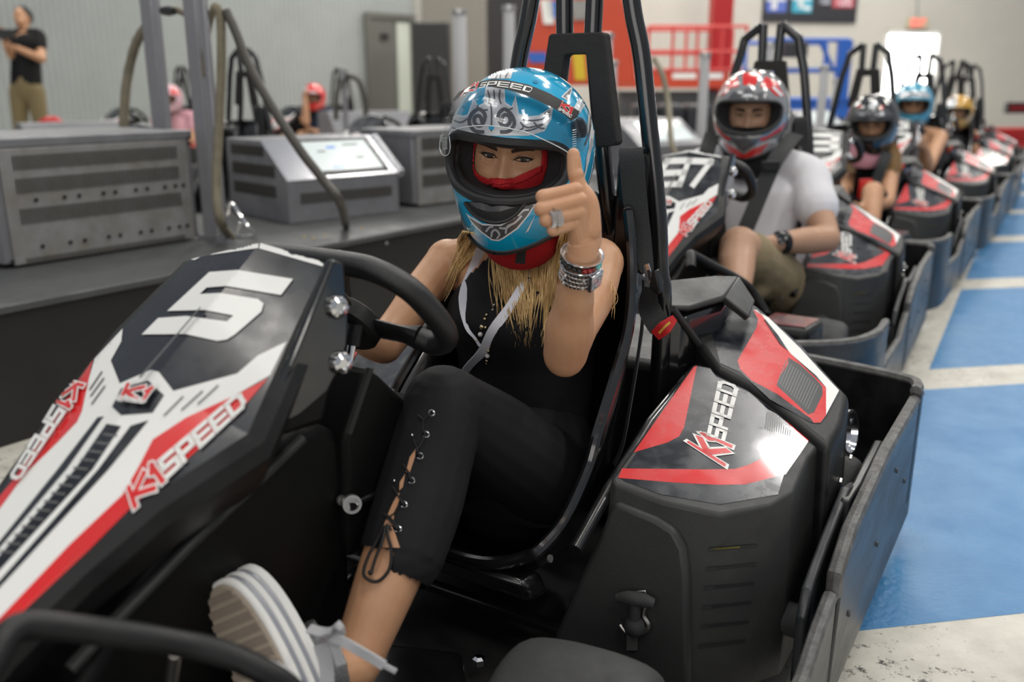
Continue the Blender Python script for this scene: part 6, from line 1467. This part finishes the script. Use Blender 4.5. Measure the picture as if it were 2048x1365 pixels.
# ------------------------------------------------ woman in the third kart
base = Vector((1.90, 4.92, 0)); w3 = empty('person', base); tag(w3, 'driver with bare shoulders, black helmet and pink neck scarf in the third kart', 'person')
c = WD(1745, 243, 4.78); fr = headframe(c, 2, 10, 2)
M['helmblack'] = mat('helmet_black', (.012, .012, .014), .16, coat=.9)
blk_g = [(M['silverdark'], [[(-.10, .045), (-.05, .05), (0, .06), (.05, .05), (.10, .045), (.07, .08), (0, .09), (-.07, .08)]]), (M['silver'], [[(-.07, .06), (-.03, .058), (-.04, .07)], [(.02, .055), (.06, .055), (.05, .07)], [(-.02, .09), (.02, .09), (.01, .115), (-.01, .115)]]), (M['dred'], [[(.03, .085), (.05, .08), (.045, .10)], [(-.06, .085), (-.05, .10), (-.07, .095)]])]
hm, f2 = build_helmet(fr, w3, base, M['helmblack'], blk_g, 1.05, port=(.092, .034, -.055))
nb = WD(1748, 305, 4.88)-base; sL_, sR_ = WD(1783, 325, 4.80)-base, WD(1700, 318, 4.98)-base; hp = Vector((nb.x*.6, nb.y-.02, .27)); el = WD(1775, 404, 4.62)-base; wr = WD(1722, 415, 4.50)-base; elR = WD(1690, 390, 4.8)-base; wrR = WD(1712, 437, 4.5)-base
b = MB(); limb(b, [hp, hp.lerp(nb, .4)+Vector((0, .03, 0)), hp.lerp(nb, .75)+Vector((0, .02, 0)), nb], [(.15, .11), (.125, .09), (.145, .10), (.055, .05)], 18, up=uy); limb(b, [nb, fr.c-base], [.05, .05])
for s_, e_, w_ in ((sL_, el, wr), (sR_, elR, wrR)):
    limb(b, [nb.lerp(s_, .3), s_], [.042, .046]); limb(b, [s_, s_.lerp(e_, .5), e_], [.046, .042, .036]); limb(b, [e_, e_.lerp(w_, .35), w_], [.037, .037, .023]); hd = (w_-e_).normalized(); fingers(b, w_, w_+hd*.055, hd, Vector((-.2, -.4, -.6)), .0085, .018, Vector((0, .2, 1)))
for s_ in (1, -1):
    h_ = hp+Vector((.09*s_, -.02, 0)); k_ = h_+Vector((-.20, -.34, .22)); a_ = k_+Vector((-.10, -.26, -.24)); limb(b, [h_, h_.lerp(k_, .5), k_], [.082, .07, .055]); limb(b, [k_, k_.lerp(a_, .4), a_], [.054, .05, .034]); limb(b, [a_, a_+Vector((-.02, -.1, .03))], [.035, .03])
make_body(b, .009, [face_mesh(f2, 60, 70, off=(0, 0, -.006), sc_=.95)], M['skin'], w3); eyes(f2, w3, (0, 0, -.006), skin=M['skin'], open_=.0036, fem=True, sc_=.95)
t_ = MB(); limb(t_, [hp, hp.lerp(nb, .4)+Vector((0, .03, 0)), hp.lerp(nb, .70)+Vector((0, .015, 0))], [(.16, .12), (.137, .10), (.155, .115)], 20, up=uy)
limb(t_, [hp.lerp(nb, .7)+Vector((-.05, -.06, 0)), nb+Vector((-.05, -.02, 0))], [.04, .025]); limb(t_, [hp.lerp(nb, .7)+Vector((.07, -.06, 0)), nb+Vector((.05, -.02, 0))], [.04, .025]); cloth(t_, .01, 'tank_top', M['clothblack'], w3)
s__ = MB()
for s_ in (1, -1): h_ = hp+Vector((.09*s_, -.02, 0)); k_ = h_+Vector((-.20, -.34, .22)); limb(s__, [h_, h_.lerp(k_, .5), h_.lerp(k_, .9)], [.092, .08, .066])
cloth(s__, .01, 'shorts', M['pants'], w3)
C_ = f2.c; nf = Vector((f2.f.x, f2.f.y, 0)).normalized(); nx = Vector((f2.x.x, f2.x.y, 0)).normalized()
nk_ = MB(); nk_.loft([[C_+Vector((0, 0, z))+nx*(math.sin(k*math.pi/16)*rx-.02)+nf*(math.cos(k*math.pi/16)*ry+yo) for k in range(32)] for z, rx, ry, yo in ((-.09, .08, .09, .01), (-.15, .095, .10, .03), (-.20, .09, .095, .045), (-.235, .06, .07, .06))]); nk_.build('neck_scarf', mat('pink_scarf', (.55, .25, .30), .85, bump=.5, bscale=30), w3)
def hairlock(par, pts, n, m, spread=.02, r_=.003):
    mb = MB()
    for i in range(n):
        o_ = Vector((rnd.gauss(0, spread), rnd.gauss(0, spread*.6), 0)); mb.tube(smoothpath([p+o_*(.5+.5*j/len(pts)) for j, p in enumerate(pts)], 3), r_, 4)
    mb.build('hair', m, par)
hairlock(w3, [WD(1775, 280, 4.8)-base, WD(1788, 300, 4.76)-base, WD(1790, 330, 4.72)-base, WD(1782, 350, 4.72)-base], 60, mat('hair_brown', (.22, .13, .05), .5)); hairlock(w3, [WD(1700, 285, 4.8)-base, WD(1692, 305, 4.8)-base, WD(1697, 345, 4.78)-base], 50, bpy.data.materials['hair_brown'])
wrib([(1775, 305, 4.70), (1765, 330, 4.66), (1752, 365, 4.66), (1738, 400, 4.64)], .055, M['belt'], 'harness_strap', w3, (1, .1, 0), base)
mb = MB(); mb.box(WD(1730, 378, 4.60)-base, (.07, .02, .10), .3); mb.build('strap_label', M['dred'], w3, bevel=.004)
# ------------------------------------------------ driver four
base = Vector((2.80, 6.45, 0)); w4 = empty('person', base); tag(w4, 'driver in pale blue helmet with one fist raised before the bright doorway', 'person')
c = WD(1826, 208, 6.25); fr = headframe(c, -2, 4, 0)
bg4 = [(M['silver'], [[(-.10, .045), (0, .06), (.10, .045), (.07, .085), (0, .09), (-.07, .085)]]), (M['silverdark'], [[(-.05, .06), (0, .066), (.05, .06), (.02, .08), (-.02, .08)]])]
hm, f2 = build_helmet(fr, w4, base, mat('helmet_pale_blue', (.05, .28, .42), .2, coat=.8), bg4, 1.06)
nb = WD(1828, 262, 6.35)-base; sL_, sR_ = WD(1880, 275, 6.25)-base, WD(1800, 272, 6.45)-base; hp = Vector((nb.x*.6, nb.y, .27)); el = WD(1853, 338, 5.95)-base; wr = WD(1850, 296, 5.82)-base; elR = WD(1795, 350, 6.2)-base; wrR = WD(1810, 365, 5.95)-base
b = MB(); limb(b, [hp, hp.lerp(nb, .4), hp.lerp(nb, .78), nb], [(.17, .12), (.15, .11), (.19, .12), (.06, .05)], 18, up=uy); limb(b, [nb, fr.c-base], [.055, .05])
for s_, e_, w_ in ((sL_, el, wr), (sR_, elR, wrR)):
    limb(b, [nb.lerp(s_, .3), s_], [.05, .055]); limb(b, [s_, s_.lerp(e_, .5), e_], [.055, .050, .044]); limb(b, [e_, e_.lerp(w_, .35), w_], [.045, .046, .030]); hd = (w_-e_).normalized(); fingers(b, w_, w_+hd*.055, hd*.6+Vector((-.5, 0, 0)), Vector((0, -.1, -.7)), .010, .020, Vector((.2, 0, 1)))
for s_ in (1, -1):
    h_ = hp+Vector((.09*s_, -.02, 0)); k_ = h_+Vector((-.20, -.34, .22)); a_ = k_+Vector((-.10, -.26, -.24)); limb(b, [h_, k_], [.085, .055]); limb(b, [k_, a_], [.054, .034])
make_body(b, .011, [face_mesh(f2, 50, 60, off=(0, 0, -.006), sc_=.95)], M['skin'], w4); eyes(f2, w4, (0, 0, -.006), skin=M['skin'], open_=.0036, fem=False, sc_=.95)
t_ = MB(); limb(t_, [hp, hp.lerp(nb, .4), hp.lerp(nb, .78)], [(.18, .13), (.16, .12), (.185, .13)], 20, up=uy); cloth(t_, .011, 'vest', mat('grey_patterned_cloth', (.06, .06, .065), .8, vary=1, vscale=16, col2=(.25, .25, .26)), w4)
C_ = f2.c; nk_ = MB(); nk_.loft([[C_+Vector((math.sin(k*math.pi/16)*rx, -math.cos(k*math.pi/16)*ry-yo, z)) for k in range(32)] for z, rx, ry, yo in ((-.08, .07, .08, .0), (-.13, .085, .085, .02), (-.17, .06, .06, .035))]); nk_.build('neck_cover', mat('navy_scarf', (.015, .03, .12), .8), w4)
mb = MB(); limb(mb, [WD(1842, 290, 5.85)-base, WD(1836, 262, 5.95)-base], [.035, .018]); mb.build('white_wrap', M['tee'], w4)
# driver five, far: only the yellow helmet and dark suit read
base = Vector((3.72, 8.0, 0)); w5 = empty('person', base); tag(w5, 'distant driver with yellow and white helmet in the kart behind the fourth driver', 'person')
c = WD(1916, 222, 7.8); fr = headframe(c, 0, 4, 0); hm, f2 = build_helmet(fr, w5, base, mat('helmet_yellow', (.50, .27, .03), .2, coat=.8), [(M['silver'], [[(-.12, .0), (-.02, .05), (-.02, .13), (-.10, .10)]])], 1.0, n=40, m=24)
nb = c-base+Vector((.02, .08, -.17)); hp = Vector((nb.x*.6, nb.y, .27)); b = MB(); limb(b, [hp, hp.lerp(nb, .5), nb, c-base], [(.17, .12), (.17, .12), (.08, .07), .05], 16, up=uy)
for s_ in (1, -1):
    sh_ = nb+Vector((.17*s_, .02*s_, -.03)); e_ = sh_+Vector((.02*s_, -.10, -.24)); w_ = e_+Vector((-.12*s_-.08, -.22, .08)); limb(b, [sh_, e_], [.055, .045]); limb(b, [e_, w_], [.045, .03]); hd = (w_-e_).normalized(); fingers(b, w_, w_+hd*.06, hd, Vector((0, -.2, -.7)), .01, .02, Vector((0, 0, 1)))
    h_ = hp+Vector((.09*s_, -.02, 0)); k_ = h_+Vector((-.20, -.34, .22)); limb(b, [h_, k_], [.085, .055]); limb(b, [k_, k_+Vector((-.1, -.26, -.24))], [.05, .035])
make_body(b, .013, [face_mesh(f2, 40, 50, off=(0, 0, -.006), sc_=.95)], M['skin'], w5)
t_ = MB(); limb(t_, [hp, hp.lerp(nb, .5), hp.lerp(nb, .9)], [(.18, .13), (.185, .13), (.14, .1)], 16, up=uy); cloth(t_, .013, 't_shirt', M['signdark'], w5)
# ------------------------------------------------ drivers in the other lane
def far_driver(base, hpx, dep, yaw, shellm, gr, shirtm, label, raised=None):
    base = Vector((*base, 0)); p = empty('person', base); tag(p, label, 'person'); c = WD(*hpx, dep); fr = headframe(c, yaw, 4, 0)
    hm, f2 = build_helmet(fr, p, base, shellm, gr, 1.05, n=40, m=24)
    nb = c-base+Vector((.0, .08, -.18)); hp = Vector((nb.x, nb.y+.02, .27)); b = MB(); limb(b, [hp, hp.lerp(nb, .5), nb, c-base], [(.16, .12), (.16, .12), (.07, .06), .05], 16, up=uy)
    t_ = MB(); limb(t_, [hp, hp.lerp(nb, .5), hp.lerp(nb, .92)], [(.17, .13), (.175, .13), (.13, .1)], 16, up=uy)
    for s_ in (1, -1):
        sh_ = nb+Vector((.17*s_, .02*s_, -.03)); e_ = sh_+Vector((.02*s_, -.10, -.24)); w_ = e_+Vector((-.12*s_-.06, -.22, .08))
        if raised and s_ == raised[0]: e_ = WD(*raised[1])-base; w_ = WD(*raised[2])-base
        limb(b, [sh_, sh_.lerp(e_, .5), e_], [.055, .05, .045]); limb(b, [e_, w_], [.045, .03]); hd = (w_-e_).normalized(); fingers(b, w_, w_+hd*.06, hd, Vector((0, -.5, -.4)), .011, .02, Vector((.7, 0, .7)))
        limb(t_, [nb.lerp(sh_, .4), sh_, sh_.lerp(e_, .45)], [.065, .07, .065])
        h_ = hp+Vector((.09*s_, -.02, 0)); k_ = h_+Vector((-.20, -.34, .22)); limb(b, [h_, k_], [.085, .055]); limb(b, [k_, k_+Vector((-.1, -.26, -.24))], [.05, .035])
    make_body(b, .013, [face_mesh(f2, 40, 50, off=(0, 0, -.006), sc_=.95)], M['skin'], p); cloth(t_, .013, 't_shirt', shirtm, p)
    return p
wred = [(M['dred'], [[(-.12, .03), (-.02, .05), (-.01, .13), (-.10, .11)], mirx([(-.12, .03), (-.05, .05), (-.06, .12), (-.10, .11)])]), (M['silverdark'], [[(-.05, -.07), (.05, -.07), (.0, -.11)]])]
far_driver((-3.75, 10.2), (340, 196, ), 9.7, 20, mat('helmet_pink_white', (.62, .40, .45), .3, coat=.6), wred, mat('pink_shirt', (.62, .33, .38), .8), 'driver in pink shirt and pink white helmet between the two square posts')
far_driver((-2.15, 11.0), (628, 193), 10.2, 10, M['dred'], [(M['silver'], [[(-.12, .0), (-.06, .04), (-.04, .10), (-.10, .10)], [(-.05, .045), (.06, .05), (.02, .07)]])], mat('dark_blue_shirt', (.02, .035, .07), .8), 'driver in red helmet with one forearm raised to the face, against the corrugated wall', (-1, (612, 245, 9.95), (611, 200, 9.9)))
# ------------------------------------------------ standing man
D_ = 9.6; base = WD(50, 330, D_); base.z = 0; sm = empty('person', base); tag(sm, 'dark haired man in black t-shirt and khaki trousers standing at left with arms crossed', 'person')
Q = lambda a, b_, d=0: WD(a, b_, D_+d)-base
pel = Q(52, 168); nb = Q(48, 64, .02); b = MB(); limb(b, [pel, Q(52, 125), Q(52, 90), nb], [(.15, .11), (.14, .10), (.18, .12), (.06, .055)], 18, up=(0, 1, 0))
limb(b, [nb, Q(45, 52)], [.055, .052]); b.ball(Q(44, 36), (.075, .095, .115), 20, 14); b.ball(Q(40, 44, -.07), (.045, .03, .05)); b.ball(Q(38, 40, -.095), .012)
sl_, sr_ = Q(78, 72), Q(24, 74, .02); eL_, eR_ = Q(84, 118, -.10), Q(22, 110, -.10); wL_, wR_ = Q(30, 95, -.24), Q(6, 72, -.28)
limb(b, [nb.lerp(sl_, .4), sl_], [.05, .055]); limb(b, [nb.lerp(sr_, .4), sr_], [.05, .055])
limb(b, [sl_, eL_], [.055, .044]); limb(b, [eL_, wL_], [.045, .032]); limb(b, [sr_, eR_], [.055, .044]); limb(b, [eR_, wR_], [.045, .032])
fingers(b, wL_, wL_+(wL_-eL_).normalized()*.07, (wL_-eL_).normalized(), Vector((0, -.3, -.5)), .010, .02, Vector((0, 0, 1))); fingers(b, wR_, wR_+(wR_-eR_).normalized()*.06, (wR_-eR_).normalized(), Vector((0, -.5, .2)), .010, .02, Vector((1, 0, 0)))
lgs = []
for s_, dx in ((1, 12), (-1, -12)):
    h_ = pel+Vector((.085*s_, 0, -.06)); k_ = Vector((h_.x+.03*s_, h_.y-.02, .50)); a_ = Vector((k_.x-.01*s_, k_.y+.05, .09)); lgs.append((h_, k_, a_)); limb(b, [h_, k_, a_, a_+Vector((0, 0, 0))], [.08, .055, .04, .04])
make_body(b, .012, [], M['skin'], sm)
t_ = MB(); limb(t_, [pel+Vector((0, 0, -.03)), Q(52, 125), Q(52, 92), nb.lerp(pel, .05)], [(.165, .12), (.155, .115), (.195, .13), (.09, .07)], 18, up=(0, 1, 0)); limb(t_, [nb.lerp(sl_, .4), sl_, sl_.lerp(eL_, .5)], [.06, .068, .066]); limb(t_, [nb.lerp(sr_, .4), sr_, sr_.lerp(eR_, .5)], [.06, .068, .066]); cloth(t_, .012, 't_shirt', M['clothblack'], sm)
t_ = MB(); limb(t_, [pel+Vector((0, 0, .02)), pel+Vector((0, 0, -.08))], [(.155, .115), (.16, .12)], 16, up=(0, 1, 0))
for h_, k_, a_ in lgs: limb(t_, [h_, k_, a_], [.10, .075, .065])
cloth(t_, .012, 'trousers', mat('khaki_trousers', (.20, .155, .075), .85), sm)
for h_, k_, a_ in lgs:
    mb = MB(); mb.ball(a_+Vector((0, -.07, -.045)), (.048, .13, .045)); mb.build('shoe', M['signdark'], sm)
hb = MB(); hb.ball(Q(46, 28, .02), (.085, .10, .085), 18, 12); hb.ball(Q(52, 34, .05), (.07, .07, .09), 16, 10); hb.build('hair', M['lash'], sm)
cb_ = MB(); cc = Q(10, 68, -.33); cb_.box(cc, (.16, .10, .10), .3); cb_.lathe([(.04, 0), (.045, .10), (.035, .12)], cc+Vector((-.05, -.03, 0)), (-1, -.4, 0), 16); o = cb_.build('camera', M['black'], sm, bevel=.01)
for v in o.data.vertices: v.co += base
o.parent = None; tag(o, 'black camera held by the standing man at the left edge', 'camera')
karts = []
for (t, O), lab in zip(queue, labs):
    k = copy_tree(kart, None, skip=('race_number',)); place(k, O, -math.radians(29) if t == '97' else -AL); tag(k, lab, 'racing kart', 'karts queued along the blue marked boxes')
    number(digits(t, 0), k); karts.append(k)
place(kart, O1); tag(kart, 'nearest black racing kart with white number 5 and red white nose panel', 'racing kart', 'karts queued along the blue marked boxes')
for O, rz, lab in [((-1.74, 5.6), -.50, 'empty kart behind the charging console, its roll hoop left of the slanting hose'), ((-.72, 7.3), -.50, 'empty kart with glinting roll hoop in front of the grey door'),
        ((-3.75, 10.2), -.55, 'kart far left carrying the driver in pink'), ((-2.15, 11.0), -.55, 'kart against the corrugated wall carrying the driver with a raised arm'), ((-4.3, 6.6), -.5, 'empty kart low behind the large perforated cabinet, only its seat top showing')]:
    k = copy_tree(kart, None, skip=('race_number', 'latch', 'nut')); place(k, O, rz); tag(k, lab, 'racing kart', 'karts in the lane beyond the divider')
